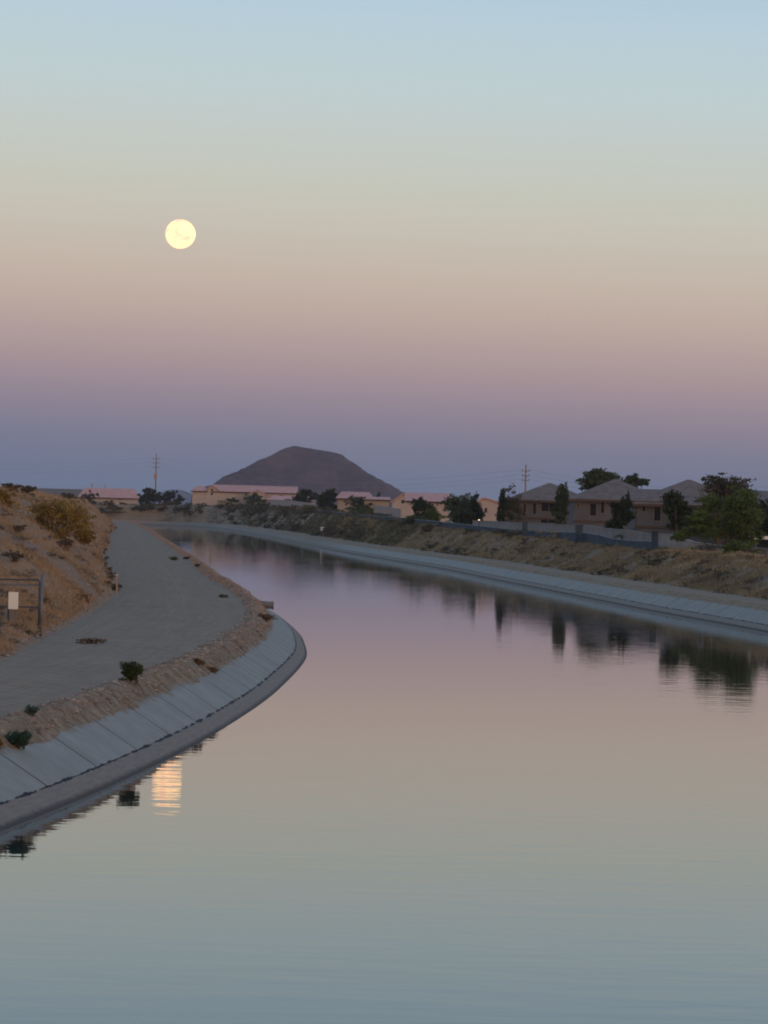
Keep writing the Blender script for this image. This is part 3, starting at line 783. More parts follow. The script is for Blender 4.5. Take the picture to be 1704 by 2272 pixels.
slope_bush_g(178, 1333, .9, .45, M['dead'], 'brown dry tuft at the slope foot beside the road stake', 900, .035, 15)
slope_bush_g(64, 1408, .5, .25, M['bush_dull'], 'dark small weed at the foot of the gate post', 500, .025, 16)
slope_bush_g(236, 1297, .8, .3, M['dead'], 'black tuft at the road edge beside the stake', 600, .035, 17)
for k in range(26):
    D = 175 + k*k*.9 + random.uniform(0, 6)
    x = float(TL(D)) - random.uniform(-.3, .5)
    g = gz(x, D); root = empty('roadside_weed', (x, D, g-.03)); tag(root, 'low dark weed in the row along the inner edge of the left road', 'weed', 'weeds along the inner edge of the left road')
    s = random.uniform(.5, 1.0)
    V, Fc = quads(crown_points(auto_lobes(s, s*.5, 0, 4, k), 320), .05*max(1, D/250)); mesh_np('foliage', V, Fc, M['bush_dull' if k % 3 else 'dead'], root)

# bushes on the right bank slope
kinds = ['bush_dull', 'bush_grey', 'grass_r', 'bush_dull', 'bush_grey']
names = ['dull green', 'brown-grey', 'straw-coloured', 'dull green', 'brown-grey']
for k in range(170):
    D = 195 + 830*random.random()**1.1
    off = random.uniform(.3, 11)
    i = int(np.searchsorted(R, D)); i = min(i, len(R)-2)
    x = ex[i] + nx2[i]*off; y = ey[i] + ny2[i]*off
    kk = random.randrange(5)
    s = random.uniform(.8, 2.3)*(1+D/700)
    root = empty('slope_bush', (x, y, gz(x, y)-.08)); tag(root, names[kk]+' low bush scattered on the weedy far bank slope', 'shrub', names[kk]+' bushes on the far bank slope')
    V, Fc = quads(crown_points(auto_lobes(s, s*.42, -.08*s, 6, k, big=(.26,.42)), 620), .075*max(1, D/300)); mesh_np('foliage', V, Fc, M[kinds[kk]], root)
for k in range(60):
    px = random.uniform(222, 700); p = onground(px, random.uniform(1118, 1142 if px > 420 else 1134))
    if p.y < 600 or p.z < 1.3: continue
    s = random.uniform(2.0, 5.0); kk = random.choice((0, 0, 1))
    root = empty('slope_bush', (p.x, p.y, p.z-.1)); tag(root, names[kk]+' low bush scattered on the weedy far bank slope', 'shrub', names[kk]+' bushes on the far bank slope')
    V, Fc = quads(crown_points(auto_lobes(s, s*.4, -.05*s, 6, k+300, big=(.26,.42)), 480), .22); mesh_np('foliage', V, Fc, M[kinds[kk]], root)
slope_bush_g(915, 1165, 3.8, 1.9, M['tree_mid'], 'bright green bush on the far bank below the lime bush', 2600, .12, 61)
slope_bush_g(955, 1180, 2.2, 1.2, M['bush_dull'], 'green weed mound on the far bank right of the bright green bush', 1600, .1, 62)
slope_bush_g(580, 1130, 4.5, 2.0, M['tree_mid'], 'mid green bush on the distant bank in front of the pale yard wall', 2000, .2, 63)

# ------------------------------------------------------------------ trees
T = tree
T('palo_verde_tree', 1540, 1080, 1688, 1196, 271, M['tree_bright'], 'big bright green tree at the right, hanging over the berm', n=13000, leaf=.08, lobes=15, seed=3, extra=((1490,1132,1590,1204,5500,8), (1610,1150,1696,1226,4500,7)))
T('palo_verde_tree', 1590, 1200, 1684, 1262, 258, M['tree_bright'], 'low green bush spreading under the right side of the big bright tree', n=4500, leaf=.085, lobes=8, seed=8, trunk=False, cat='shrub')
T('olive_tree', 1520, 1047, 1668, 1130, 330, M['tree_brown'], 'sparse brownish tree whose top rises behind the big bright green tree', n=5200, leaf=.12, lobes=13, seed=5)
T('dark_tree', 1462, 1090, 1552, 1186, 308, M['tree_dark'], 'dark tree just left of the big bright green tree', n=7000, leaf=.12, lobes=12, seed=7)
T('dark_tree', 1660, 1098, 1780, 1196, 305, M['tree_dark'], 'dark tree at the right picture edge behind the big bright tree', n=7000, leaf=.12, lobes=12, seed=9)
T('dark_tree', 1341, 1104, 1404, 1184, 330, M['tree_dark'], 'black-green tree before the middle two-storey house', n=5200, leaf=.12, lobes=10, seed=11)
T('dark_tree', 1224, 1068, 1268, 1168, 352, M['tree_mid'], 'tall slim dark green tree between the left and middle two-storey houses', n=4800, leaf=.13, lobes=11, seed=13)
T('large_tree', 1270, 1040, 1372, 1100, 430, M['tree_mid'], 'large spreading tree rising behind the middle house roof', n=5200, leaf=.16, lobes=12, seed=15)
T('large_tree', 1380, 1050, 1436, 1092, 440, M['tree_mid'], 'smaller tree top behind the right slope of the middle house roof', n=2200, leaf=.16, lobes=7, seed=16)
T('slim_tree', 1102, 1090, 1127, 1166, 385, M['tree_dark'], 'narrow dark tree left of the left two-storey house', n=2200, leaf=.14, lobes=8, seed=17)
T('grey_tree', 1098, 1080, 1176, 1128, 470, M['tree_brown'], 'thin greyish tree behind the narrow dark tree', n=1500, leaf=.16, lobes=7, seed=18)
T('garden_bush', 975, 1100, 1082, 1166, 425, M['tree_mid'], 'broad green garden bush right of the lime bush', cat='bush', n=5200, leaf=.17, lobes=14, seed=19)
T('dark_tree', 1040, 1092, 1080, 1160, 436, M['tree_dark'], 'dark bush at the right end of the broad garden bush', cat='bush', n=2200, leaf=.17, lobes=8, seed=20)
T('dark_tree', 1010, 1130, 1054, 1170, 420, M['tree_dark'], 'low dark bush under the broad garden bush', cat='bush', n=1600, leaf=.17, lobes=7, seed=50)
T('dark_tree', 904, 1103, 962, 1146, 450, M['tree_dark'], 'round dark tree before the cream gabled house', n=3000, leaf=.18, lobes=9, seed=21)
T('lime_bush', 928, 1128, 978, 1156, 432, M['tree_lime'], 'small lime-green bush below the round dark tree', cat='bush', n=1500, leaf=.15, lobes=7, seed=22)
T('broad_tree', 700, 1096, 772, 1146, 610, M['tree_mid'], 'left part of the green bush row before the middle distant houses', cat='bush', n=3200, leaf=.22, lobes=9, seed=23)
T('broad_tree', 760, 1100, 842, 1146, 580, M['tree_mid'], 'right part of the green bush row before the middle distant houses', cat='bush', n=3200, leaf=.22, lobes=9, seed=24)
T('round_tree', 700, 1080, 752, 1124, 720, M['tree_dark'], 'round dark tree behind the green bush row', n=2600, leaf=.26, lobes=8, seed=25)
T('round_tree', 654, 1078, 704, 1112, 840, M['tree_dark'], 'broad dark tree right of the long two-storey house', n=2200, leaf=.3, lobes=8, seed=26)
T('distant_bush', 618, 1108, 686, 1132, 700, M['tree_dark'], 'low dark bush row before the pale yard wall', cat='bush', n=1800, leaf=.25, lobes=8, seed=27)
T('distant_bush', 530, 1096, 602, 1130, 780, M['tree_mid'], 'grey-green bush in front of the long two-storey house', cat='bush', n=2200, leaf=.28, lobes=9, seed=28)
T('distant_bush', 484, 1104, 546, 1124, 840, M['tree_dark'], 'dark bush under the gable of the long two-storey house', cat='bush', n=1600, leaf=.28, lobes=7, seed=29)
T('distant_tree', 306, 1082, 352, 1112, 1120, M['tree_dark'], 'dark round tree beside the left power pole', n=1500, leaf=.36, lobes=7, seed=30)
T('distant_tree', 350, 1086, 404, 1112, 1130, M['tree_dark'], 'wide dark tree right of the left power pole', n=1700, leaf=.36, lobes=8, seed=31)
T('distant_tree', 186, 1088, 220, 1108, 1100, M['bush_dull'], 'greyish small tree before the far left roofs', n=700, leaf=.34, lobes=5, seed=32)
T('distant_tree', 834, 1092, 854, 1108, 900, M['tree_dark'], 'tiny dark tree at the right foot of the hill', n=400, leaf=.3, lobes=4, seed=33)
T('distant_tree', 575, 1077, 612, 1086, 1150, M['tree_dark'], 'treetops just above the ridge of the long two-storey house', n=500, leaf=.36, lobes=5, seed=34)

# ------------------------------------------------------------------ houses
def house(label, xl, xr, eave_py, ridge_py, D, depth, wallm, roofm, style='hip', ridge_frac=.0, ridge_at=.5, group=None, wins=(), over=.6, rz=0, ground=None, name='house', trimband=False, chimney=False):
    """front wall at distance D between photo columns xl..xr (eave ends)"""
    D = max(D, Dfar(xl, 22) + D*.012)
    a0 = at(xl, eave_py, D); a1 = at(xr, eave_py, D)
    xc = (a0[0]+a1[0])/2; ze = at((xl+xr)/2, eave_py, D)[2]; zr = at((xl+xr)/2, ridge_py, D)[2]
    wd = (a1[0]-a0[0])
    g = (gz(xc, D+2) if ground is None else ground) - .2
    root = empty(name, (xc, D, g), rz); tag(root, label, 'house', group)
    he = ze-g; hr = zr-g; hw = wd/2
    iw = hw-over; b = MB()
    zw = he-.02
    # walls
    b.quad((-iw,0,0),(iw,0,0),(iw,0,zw),(-iw,0,zw)); b.quad((iw,0,0),(iw,depth,0),(iw,depth,zw),(iw,0,zw))
    b.quad((iw,depth,0),(-iw,depth,0),(-iw,depth,zw),(iw,depth,zw)); b.quad((-iw,depth,0),(-iw,0,0),(-iw,0,zw),(-iw,depth,zw))
    if style == 'gable_front':
        xa = -iw + 2*iw*ridge_at
        b.quad((-iw,0,zw),(iw,0,zw),(xa,0,hr-.15)); b.quad((iw,depth,zw),(-iw,depth,zw),(xa,depth,hr-.15))
    if style == 'gable_side':
        b.quad((-iw,0,zw),(-iw,depth/2,hr-.15),(-iw,depth,zw)); b.quad((iw,0,zw),(iw,depth,zw),(iw,depth/2,hr-.15))
    b.build('wall', wallm, root)
    r = MB(); th = .22
    def slab(*pts):
        r.quad(*pts); r.quad(*[(p[0], p[1], p[2]-th) for p in pts][::-1])
        for i in range(len(pts)):
            p, q = pts[i], pts[(i+1) % len(pts)]
            r.quad(q, p, (p[0],p[1],p[2]-th), (q[0],q[1],q[2]-th))
    y0, y1 = -over, depth+over; ym = depth/2
    z = he
    if style == 'hip':
        rx = hw*ridge_frac; ca = -hw + wd*ridge_at
        A, B_ = (ca-rx, ym, hr), (ca+rx+.01, ym, hr)
        slab((-hw,y0,z),(hw,y0,z),B_,A); slab((hw,y1,z),(-hw,y1,z),A,B_)
        slab((-hw,y1,z),(-hw,y0,z),A); slab((hw,y0,z),(hw,y1,z),B_)
    elif style == 'gable_side':
        slab((-hw,y0,z),(hw,y0,z),(hw,ym,hr),(-hw,ym,hr)); slab((hw,y1,z),(-hw,y1,z),(-hw,ym,hr),(hw,ym,hr))
    else:
        xa = -hw + wd*ridge_at
        slab((-hw,y0,z),(xa,y0,hr),(xa,y1,hr),(-hw,y1,z)); slab((xa,y0,hr),(hw,y0,z),(hw,y1,z),(xa,y1,hr))
    ro = r.build('roof', roofm, root)
    fz = MB(); fz.box(-hw, hw, y0-.06, y0-.002, z-th-.12, z-.03)
    if style != 'gable_front': fz.build('fascia', M['trim'], root)
    if chimney:
        c = MB(); c.box(hw*.3, hw*.3+.8, ym+.2, ym+1.0, hr-1.4, hr+.5); c.build('chimney', wallm, ro)
    if trimband:
        tb = MB(); tb.box(-iw-.08, iw+.08, -.10, -.003, he*.45, he*.45+.3); tb.build('trim_band', M['trim'], root)
    for (wx0, wx1, wy0, wy1) in wins:     # photo pixel boxes on the front wall
        p0 = at(wx0, wy1, D); p1 = at(wx1, wy0, D)
        X0, X1 = p0[0]-xc, p1[0]-xc; Z0, Z1 = p0[2]-g, p1[2]-g
        f = MB()
        fw = .09
        f.box(X0-fw, X0, -.08, -.003, Z0-fw, Z1+fw); f.box(X1, X1+fw, -.08, -.003, Z0-fw, Z1+fw)
        f.box(X0, X1, -.08, -.003, Z1, Z1+fw); f.box(X0, X1, -.08, -.003, Z0-fw, Z0)
        if X1-X0 > .9: f.box((X0+X1)/2-.03, (X0+X1)/2+.03, -.07, -.003, Z0, Z1)
        fo = f.build('window', M['frame_w'], root)
        pn = MB(); pn.box(X0, X1, -.03, -.004, Z0, Z1); pn.build('pane', M['pane'], fo)
    return root, xc, g

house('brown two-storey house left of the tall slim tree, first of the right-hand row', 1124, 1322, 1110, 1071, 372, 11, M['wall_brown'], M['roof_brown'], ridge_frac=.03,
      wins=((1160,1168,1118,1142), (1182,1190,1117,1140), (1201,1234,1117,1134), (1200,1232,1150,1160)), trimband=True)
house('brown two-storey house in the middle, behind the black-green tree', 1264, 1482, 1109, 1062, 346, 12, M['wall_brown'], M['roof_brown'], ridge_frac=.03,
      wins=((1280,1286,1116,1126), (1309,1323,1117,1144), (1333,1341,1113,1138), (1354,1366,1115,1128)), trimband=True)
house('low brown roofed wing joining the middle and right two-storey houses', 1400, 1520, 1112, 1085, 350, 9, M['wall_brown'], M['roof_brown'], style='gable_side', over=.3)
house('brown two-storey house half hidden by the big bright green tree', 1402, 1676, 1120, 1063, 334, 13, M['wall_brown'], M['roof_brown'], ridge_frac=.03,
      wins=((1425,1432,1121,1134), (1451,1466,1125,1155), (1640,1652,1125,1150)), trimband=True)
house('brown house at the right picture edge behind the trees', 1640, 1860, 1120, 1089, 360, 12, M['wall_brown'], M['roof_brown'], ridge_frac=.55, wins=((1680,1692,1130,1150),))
house('small cream house with pinkish roof between the garden bush and the narrow dark tree', 1050, 1128, 1118, 1103, 400, 9, M['wall_cream'], M['roof_pink'], style='gable_front', ridge_at=.3, wins=((1076,1080,1128,1136),), over=.3)
# middle distance: the cream gabled house and its neighbours
house('cream gabled house with long pink roof right of the hill', 866, 925, 1114, 1094, 560, 12, M['wall_cream'], M['roof_pink'], style='gable_front', ridge_at=.5, wins=((891,897,1110,1116),), over=.4)
house('pink roofed wing stretching right from the cream gabled house', 898, 1002, 1112, 1093, 572, 11, M['wall_cream'], M['roof_pink'], style='gable_side', over=.4)
house('pale house with pink roof at the foot of the hill, above the green bush row', 744, 832, 1106, 1091, 700, 12, M['wall_beige'], M['roof_pink'], style='hip', ridge_frac=.7, wins=((812,818,1112,1120),))
house('low pale house below and right of the foot-of-hill house', 806, 866, 1108, 1102, 640, 9, M['wall_beige'], M['roof_pink'], style='gable_side', over=.3)
house('long two-storey cream house with pink roof left of the hill', 470, 660, 1092, 1077, 930, 14, M['wall_cream'], M['roof_pink'], style='gable_side', over=.5, wins=((560,568,1096,1101), (620,628,1099,1103)))
house('front gable of the long two-storey cream house', 452, 490, 1090, 1076, 916, 9, M['wall_cream'], M['roof_pink'], style='gable_front', over=.4, wins=((468,473,1085,1089), (468,472,1093,1098)))
house('small hipped end of the row, left of the front gable', 423, 462, 1089, 1078, 940, 10, M['wall_cream'], M['roof_pink'], style='hip', ridge_frac=.4)
house('small front gable low on the long house, right of the first gable', 552, 590, 1096, 1086, 900, 8, M['wall_cream'], M['roof_pink'], style='gable_front', over=.4, wins=((563,568,1093,1096),))
house('single-storey pale house with sunken pink roof before the long house', 590, 700, 1110, 1100, 800, 10, M['wall_cream'], M['roof_pink'], style='hip', ridge_frac=.7, over=.3)
house('long low house with salmon roof at the far left', 172, 306, 1104, 1083, 1160, 14, M['wall_cream'], M['roof_pink'], style='hip', ridge_frac=.82, over=.6, wins=((198,208,1105,1107), (262,272,1105,1108)))
house('dull roofed house at the far left, half hidden by the slope brush', 60, 190, 1104, 1084, 1180, 14, M['wall_beige'], M['roof_brown'], style='hip', ridge_frac=.8)
house('beige house beyond the narrow dark tree with brown roof tip', 1000, 1062, 1112, 1098, 600, 10, M['wall_beige'], M['roof_brown'], style='hip', ridge_frac=.2)

# ------------------------------------------------------------------ yard walls and fence
def ribbon(pts, z0s, z1s, th):
    """vertical wall of thickness th following pts (x,y)"""
    b = MB(); n = len(pts); P = [Vector((p[0], p[1])) for p in pts]
    Ls = []; Rs = []
    for i in range(n):
        d = (P[min(i+1, n-1)]-P[max(i-1, 0)]).normalized(); nn = Vector((-d.y, d.x))*th/2
        Ls.append(P[i]+nn); Rs.append(P[i]-nn)
    for i in range(n-1):
        a, c, e_, f = Ls[i], Ls[i+1], Rs[i], Rs[i+1]
        b.quad((a.x,a.y,z0s[i]),(c.x,c.y,z0s[i+1]),(c.x,c.y,z1s[i+1]),(a.x,a.y,z1s[i])[:3])
        b.quad((f.x,f.y,z0s[i+1]),(e_.x,e_.y,z0s[i]),(e_.x,e_.y,z1s[i]),(f.x,f.y,z1s[i+1]))
        b.quad((a.x,a.y,z1s[i]),(c.x,c.y,z1s[i+1]),(f.x,f.y,z1s[i+1]),(e_.x,e_.y,z1s[i]))
    for i in (0, n-1):
        a, e_ = Ls[i], Rs[i]; b.quad((a.x,a.y,z0s[i]),(a.x,a.y,z1s[i]),(e_.x,e_.y,z1s[i]),(e_.x,e_.y,z0s[i]))
    return b
def wall_px(name, pxs, Ds, th, m, label, cat, zb=2.0, cap=True, wfar=0):
    pts = []; z1 = []; z0 = []
    for (px, py), D in zip(pxs, Ds):
        if wfar: D = max(D, Dfar(px, wfar))
        q = at(px, py, D); pts.append(q[:2]); z1.append(q[2]); z0.append(gz(q[0], q[1])-.5)
    root = empty(name, (0, 0, 0)); c = Vector((pts[0][0], pts[0][1], z0[0])); root.location = c
    tag(root, label, cat)
    b = ribbon([(p[0]-c.x, p[1]-c.y) for p in pts], [z-c.z for z in z0], [z-c.z for z in z1], th); b.build('panel', m, root)
    if cap:
        b = ribbon([(p[0]-c.x, p[1]-c.y) for p in pts], [z-c.z for z in z1], [z-c.z+.09 for z in z1], th+.08); b.build('coping', m, root)
    return root, pts, z1
# block wall behind the fence on the right (tops read from the photograph along its run)
wall_px('yard_wall', [(1050,1156),(1104,1158),(1150,1161),(1200,1163),(1260,1166),(1300,1167),(1340,1173),(1390,1178),(1440,1186),(1452,1187)], [398,385,372,360,346,338,330,322,314,312], .2, M['block'],
        'long taupe block wall before the brown two-storey houses', 'wall', wfar=14)
wall_px('grey_block_wall', [(1462,1186),(1490,1187),(1540,1204),(1600,1212),(1660,1216),(1760,1222)], [292,288,284,280,277,272], .2, M['block_grey'],
        'pale grey block wall under the big bright green tree', 'wall')
wall_px('pale_yard_wall', [(598,1108),(640,1110),(690,1116),(700,1117)], [760,740,715,710], .2, M['wall_beige'], 'pale yard wall left of the green bush row', 'wall', cap=False, wfar=16)
wall_px('pale_yard_wall', [(832,1120),(868,1126),(890,1129)], [560,545,538], .2, M['wall_beige'], 'pale yard wall left of the cream gabled house', 'wall', cap=False, wfar=16)
# blue-grey slatted chain-link fence on the berm crest
fx = [(676,1130),(730,1134),(800,1142),(880,1148),(960,1156),(1040,1164),(1104,1171),(1160,1176),(1230,1180),(1290,1181),(1330,1187),(1365,1196),(1400,1199),(1457,1201)]
fD = [600,565,520,470,425,385,360,345,328,318,310,304,298,290]
pts = []; zt = []; zb = []
for (px, py), D in zip(fx, fD):
    D = Dfar(px, 10.5)
    q = at(px, py, D); pts.append(q[:2]); zt.append(q[2]); zb.append(min(gz(q[0], q[1])-.15, q[2]-1.0))
c = Vector((pts[-1][0], pts[-1][1], zb[-1]))
root = empty('chain_link_fence', c); tag(root, 'long blue-grey chain-link fence with slats on the far bank crest', 'fence')
loc = [(p[0]-c.x, p[1]-c.y) for p in pts]
ribbon(loc, [z-c.z for z in zb], [z-c.z-.05 for z in zt], .05).build('mesh_panel', M['slat'], root)
tr_ = MB(); tr_.tube([(p[0], p[1], z-c.z) for p, z in zip(loc, zt)], .035, 6); tr_.build('top_rail', M['steel'], root)
tot = 0
for i in range(len(loc)-1):
    n_ = max(1, int((Vector(loc[i+1])-Vector(loc[i])).length/9))
    for k in range(n_):
        s = k/n_
        x_ = loc[i][0]*(1-s)+loc[i+1][0]*s; y_ = loc[i][1]*(1-s)+loc[i+1][1]*s
        a_ = (zb[i]*(1-s)+zb[i+1]*s)-c.z; b_ = (zt[i]*(1-s)+zt[i+1]*s)-c.z
        pb = MB(); pb.tube([(x_, y_-.06, a_), (x_, y_-.06, b_+.1)], .045, 6); pb.build('post', M['steel_dark'], root)
# dark end pillars standing along the fence
for k, (px, py0, py1, D, wpx, l) in enumerate([(1164,1160,1186,Dfar(1164,10),12,'dark square pillar rising from the fence before the left two-storey house'), (1284,1166,1198,Dfar(1284,10),16,'dark square pillar rising from the fence before the middle two-storey house'), (1452,1180,1222,Dfar(1452,10),14,'dark square pillar at the right end of the fence')]):
    q = at(px, py0, D); g = gz(q[0], D-.6)
    root = empty('fence_pillar', (q[0], D-.6, g-.3)); tag(root, l, 'pillar', 'dark pillars along the fence')
    hw = wpx/F*D/2; hh = q[2]-g+.3
    b = MB(); b.box(-hw, hw, -hw, hw, 0, hh); b.build('shaft', M['slat'], root)
    b = MB(); b.box(-hw-.06, hw+.06, -hw-.06, hw+.06, hh, hh+.1); b.build('cap', M['steel_dark'], root)

# low white-edged patio cover at the right edge
q = at(1700, 1197, 292); g = gz(q[0], 294)
root = empty('patio_cover', (q[0], 292, g)); tag(root, 'low flat-roofed patio cover with a white edge at the right picture border', 'shelter')
hh = q[2]-g
b = MB(); b.box(-1.1, 4.0, 0, 4.0, hh, hh+.28); b.build('roof', M['white'], root)
for (xx, yy) in ((-.9,.2), (3.8,.2), (-.9,3.8), (3.8,3.8)):
    b = MB(); b.box(xx-.08, xx+.08, yy-.08, yy+.08, -.3, hh-.002); b.build('post', M['wall_brown'], root)
b = MB(); b.box(-.8, 3.7, 3.4, 3.6, -.3, hh-.01); b.build('back_panel', M['slat'], root)

# lit garden lamp behind the wall
q = at(1063, 1153, 402); g = gz(q[0], 402)
root = empty('garden_lamp', (q[0], 402, g)); tag(root, 'tiny lit orange lamp above the wall by the garden bush', 'lamp')
b = MB(); b.tube([(0,0,-.2), (0,0,q[2]-g-.12)], .05, 6); b.build('post', M['steel_dark'], root)
b = MB(); b.tube([(0,0,q[2]-g-.09), (0,0,q[2]-g+.02)], [.13,.10], 8); b.build('lantern', M['lamp'], root)

# ------------------------------------------------------------------ power poles and wires
def power_pole(px, ytop, D, arms, label, r=.21):
    q = at(px, ytop, D); g = gz(q[0], D)
    root = empty('power_pole', (q[0], D, g-.5)); tag(root, label, 'utility pole', 'power poles')
    hh = q[2]-g+.5
    b = MB(); b.tube([(0,0,0), (0,0,hh)], [r*1.25, r*.8], 8); b.build('mast', M['wood_pole'], root, smooth=True)
    tips = []
    for ay, wd in arms:
        z_ = at(px, ay, D)[2]-g+.5
        a = MB(); a.box(-wd/2, wd/2, -.5, -.3, z_-.1, z_+.1); ar = a.build('crossarm', M['wood_pole'], root)
        for sx in (-1, 1):
            ib = MB(); ib.tube([(sx*(wd/2-.15), -.4, z_+.1), (sx*(wd/2-.15), -.4, z_+.4)], [.09,.06], 6); ib.build('insulator', M['wire'], ar)
        tips.append([(root.location.x+sx*(wd/2-.15), D-.4, root.location.z+z_+.4) for sx in (-1, 1)])
    return root, tips
pa, ta = power_pole(347, 1006, 1130, [(1018,2.6), (1028,2.2), (1037,2.2)], 'tall brown power pole with three crossarms above the far left trees')
tb_ = MB(); z_ = at(347,1057,1130)[2]-pa.location.z; tb_.tube([(0,-.7,z_-.9), (0,-.7,z_+.9)], .55, 10); tb_.build('transformer', M['pinkstake'], pa)
pb_, tb2 = power_pole(1167, 1031, 800, [(1045,2.0), (1056,1.8), (1066,1.8)], 'power pole with crossarms behind the left two-storey house')
# a pair beyond the frame carry the wires on
pc, tc_ = power_pole(-420, 1000, 1130, [(1022,2.6), (1032,2.2), (1041,2.2)], 'power pole left of the view carrying the wires on')
pd, td = power_pole(1905, 1050, 640, [(1068,2.0), (1080,1.8), (1092,1.8)], 'power pole right of the view carrying the wires on')
def wire(p, q, sag, label, group, r=.013):
    n = 24; b = MB(); P = []
    for i in range(n+1):
        s = i/n; v = Vector(p)*(1-s)+Vector(q)*s; v.z -= sag*4*s*(1-s); P.append(v)
    base = P[0].copy()
    b.tube([v-base for v in P], r, 4)
    o = b.build('power_line', M['wire']); o.location = base; tag(o, label, 'wire', group)
ord_ = ['topmost', 'second', 'lowest']
for k in range(3):
    wire(ta[k][0], tc_[k][1], 2.2, ord_[k]+' wire running left from the tall brown power pole', 'wires left of the tall pole')
    wire(ta[k][1], tb2[k][0], 5.0, ord_[k]+' wire strung between the two power poles', 'wires between the poles')
    wire(tb2[k][1], td[k][0], 3.0, ord_[k]+' wire running right from the right power pole', 'wires right of the right pole')
# two thin masts far left
for px, y0, l in ((204, 1071, 'left one of two thin masts above the far left roofs'), (233, 1074, 'right one of two thin masts above the far left roofs')):
    q = at(px, y0, 1500); root = empty('thin_mast', (q[0], 1500, 5)); tag(root, l, 'mast')
    b = MB(); b.tube([(0,0,0), (0,0,q[2]-5)], [.2,.12], 6); b.build('shaft', M['wood_pole'], root)
    b = MB(); b.box(-.8,.8,-.1,.1,q[2]-6.2,q[2]-6.0); b.build('crossarm', M['wood_pole'], root)

# ------------------------------------------------------------------ the gate at the left edge
gp = onground(88, 1411); gx0, gy0, gz0 = gp.x, gp.y, gp.z
root = empty('gate', (gx0, gy0, gz0)); tag(root, 'blue-grey steel pipe gate with chain-link and a white notice at the left picture edge', 'gate')
s = gy0/F                                   # metres per photo pixel here
def gpt(px, py): return ((px-88)*s, (1411-py)*s)
b = MB(); zt_ = gpt(88, 1276)[1]; b.tube([(.03,0,-.3), (.03,0,zt_)], .045, 8); b.build('post', M['steel'], root, smooth=True)
b = MB(); b.tube([(.03,0,zt_), (.03,0,zt_+.06)], [.05,.02], 8); b.build('post_cap', M['steel'], root)
for py, rr, nm in ((1287,.03,'rail'), (1298,.025,'rail'), (1347,.025,'rail'), (1404,.02,'rail')):
    z_ = gpt(0, py)[1]
    b = MB(); b.tube([(-3.4,0,z_-.02), (-.05,0,z_)], rr, 8); b.build(nm, M['steel_dark'] if py != 1298 else M['steel'], root, smooth=True)
b = MB(); b.tube([(-.05,0,.06), (-.05,0,gpt(0,1290)[1])], .03, 8); b.build('stile', M['steel_dark'], root, smooth=True)
b = MB(); xs_ = gpt(17,0)[0]; b.tube([(xs_,.05,-.3), (xs_,.05,gpt(0,1350)[1])], .035, 8); b.build('post', M['steel_dark'], root, smooth=True)
b = MB(); b.tube([(-3.4,0,-.3), (-3.4,0,zt_)], .045, 8); b.build('post', M['steel'], root, smooth=True)
# chain-link mesh: thin crossing wires
b = MB(); zt2 = gpt(0,1290)[1]
k = -3.4
while k < -.05+zt2:
    x_a, z_a = k, .08; x_b, z_b = k-zt2+.08, zt2
    for (xa, xb) in ((x_a, x_b), (x_a-zt2+.08, x_a)):
        if min(xa, xb) < -3.4 or max(xa, xb) > -.05: continue
        b.tube([(xa, .01, .08), (xb, .01, zt2)], .0022, 3, caps=False)
    k += .09
b.build('chain_link_mesh', M['steel_dark'], root)
x_0, z_1 = gpt(17, 1315); x_1, z_0 = gpt(39, 1353)
b = MB(); b.box(x_0, x_1, -.05, -.035, z_0, z_1); sg = b.build('notice', M['sign_white'], root, bevel=.004)
# barbed strands above
b = MB(); z_ = gpt(0,1278)[1]; b.tube([(-3.4,0,z_), (.03,0,z_)], .006, 4); b.build('strand', M['steel_dark'], root)

# road stake
p = onground(259, 1319)
root = empty('road_stake', p); tag(root, 'thin pinkish wooden stake at the inner edge of the left road', 'stake')
hh = 45/F*p.y
b = MB(); b.box(-.045,.045,-.02,.02,-.2,hh); b.build('shaft', M['pinkstake'], root)
b = MB(); b.box(-.05,.05,-.025,.025,hh-.09,hh+.01); b.build('painted_tip', flat('pale_tip', (.55,.42,.36)), root)

# white marker post on the far bank
q = onground(715, 1186)
root = empty('marker_post', (q.x, q.y, q.z-.1)); tag(root, 'short white marker post with a dark band on the far bank road', 'marker post')
wq = 8/F*q.y; hh = 17/F*q.y
b = MB(); b.box(-wq/2, wq/2, -.06, .06, 0, hh*.42); b.build('lower_plate', M['white'], root)
b = MB(); b.box(-wq/2, wq/2, -.06, .06, hh*.52, hh+.1); b.build('upper_plate', M['white'], root)
b = MB(); b.box(-wq*.4, wq*.4, -.05, .05, hh*.42, hh*.52); b.build('band', M['trim'], root)

# drain pipe sticking out of the left bank beyond the tip
q = at(588, 1343, 172)
b0 = Vector(q)
root = empty('drain_pipe', (b0.x, b0.y, b0.z)); tag(root, 'short grey drain pipe sticking out over the water from the left bank', 'pipe')
b = MB()
n = 14; r0, r1, ln = .19, .15, 1.15
for i in range(n):
    a0 = 2*math.pi*i/n; a1 = 2*math.pi*(i+1)/n
    c0, s0, c1, s1 = math.cos(a0), math.sin(a0), math.cos(a1), math.sin(a1)
    dz = -.12
    b.quad((-ln,c0*r0,s0*r0-dz), (-ln,c1*r0,s1*r0-dz), (.45,c1*r0,s1*r0), (.45,c0*r0,s0*r0))
    b.quad((-ln,c1*r1,s1*r1-dz), (-ln,c0*r1,s0*r1-dz), (.45,c0*r1,s0*r1), (.45,c1*r1,s1*r1))
    b.quad((.45,c0*r0,s0*r0), (.45,c1*r0,s1*r0), (.45,c1*r1,s1*r1), (.45,c0*r1,s0*r1))
b.build('barrel', M['pipe'], root, smooth=True)
b = MB()
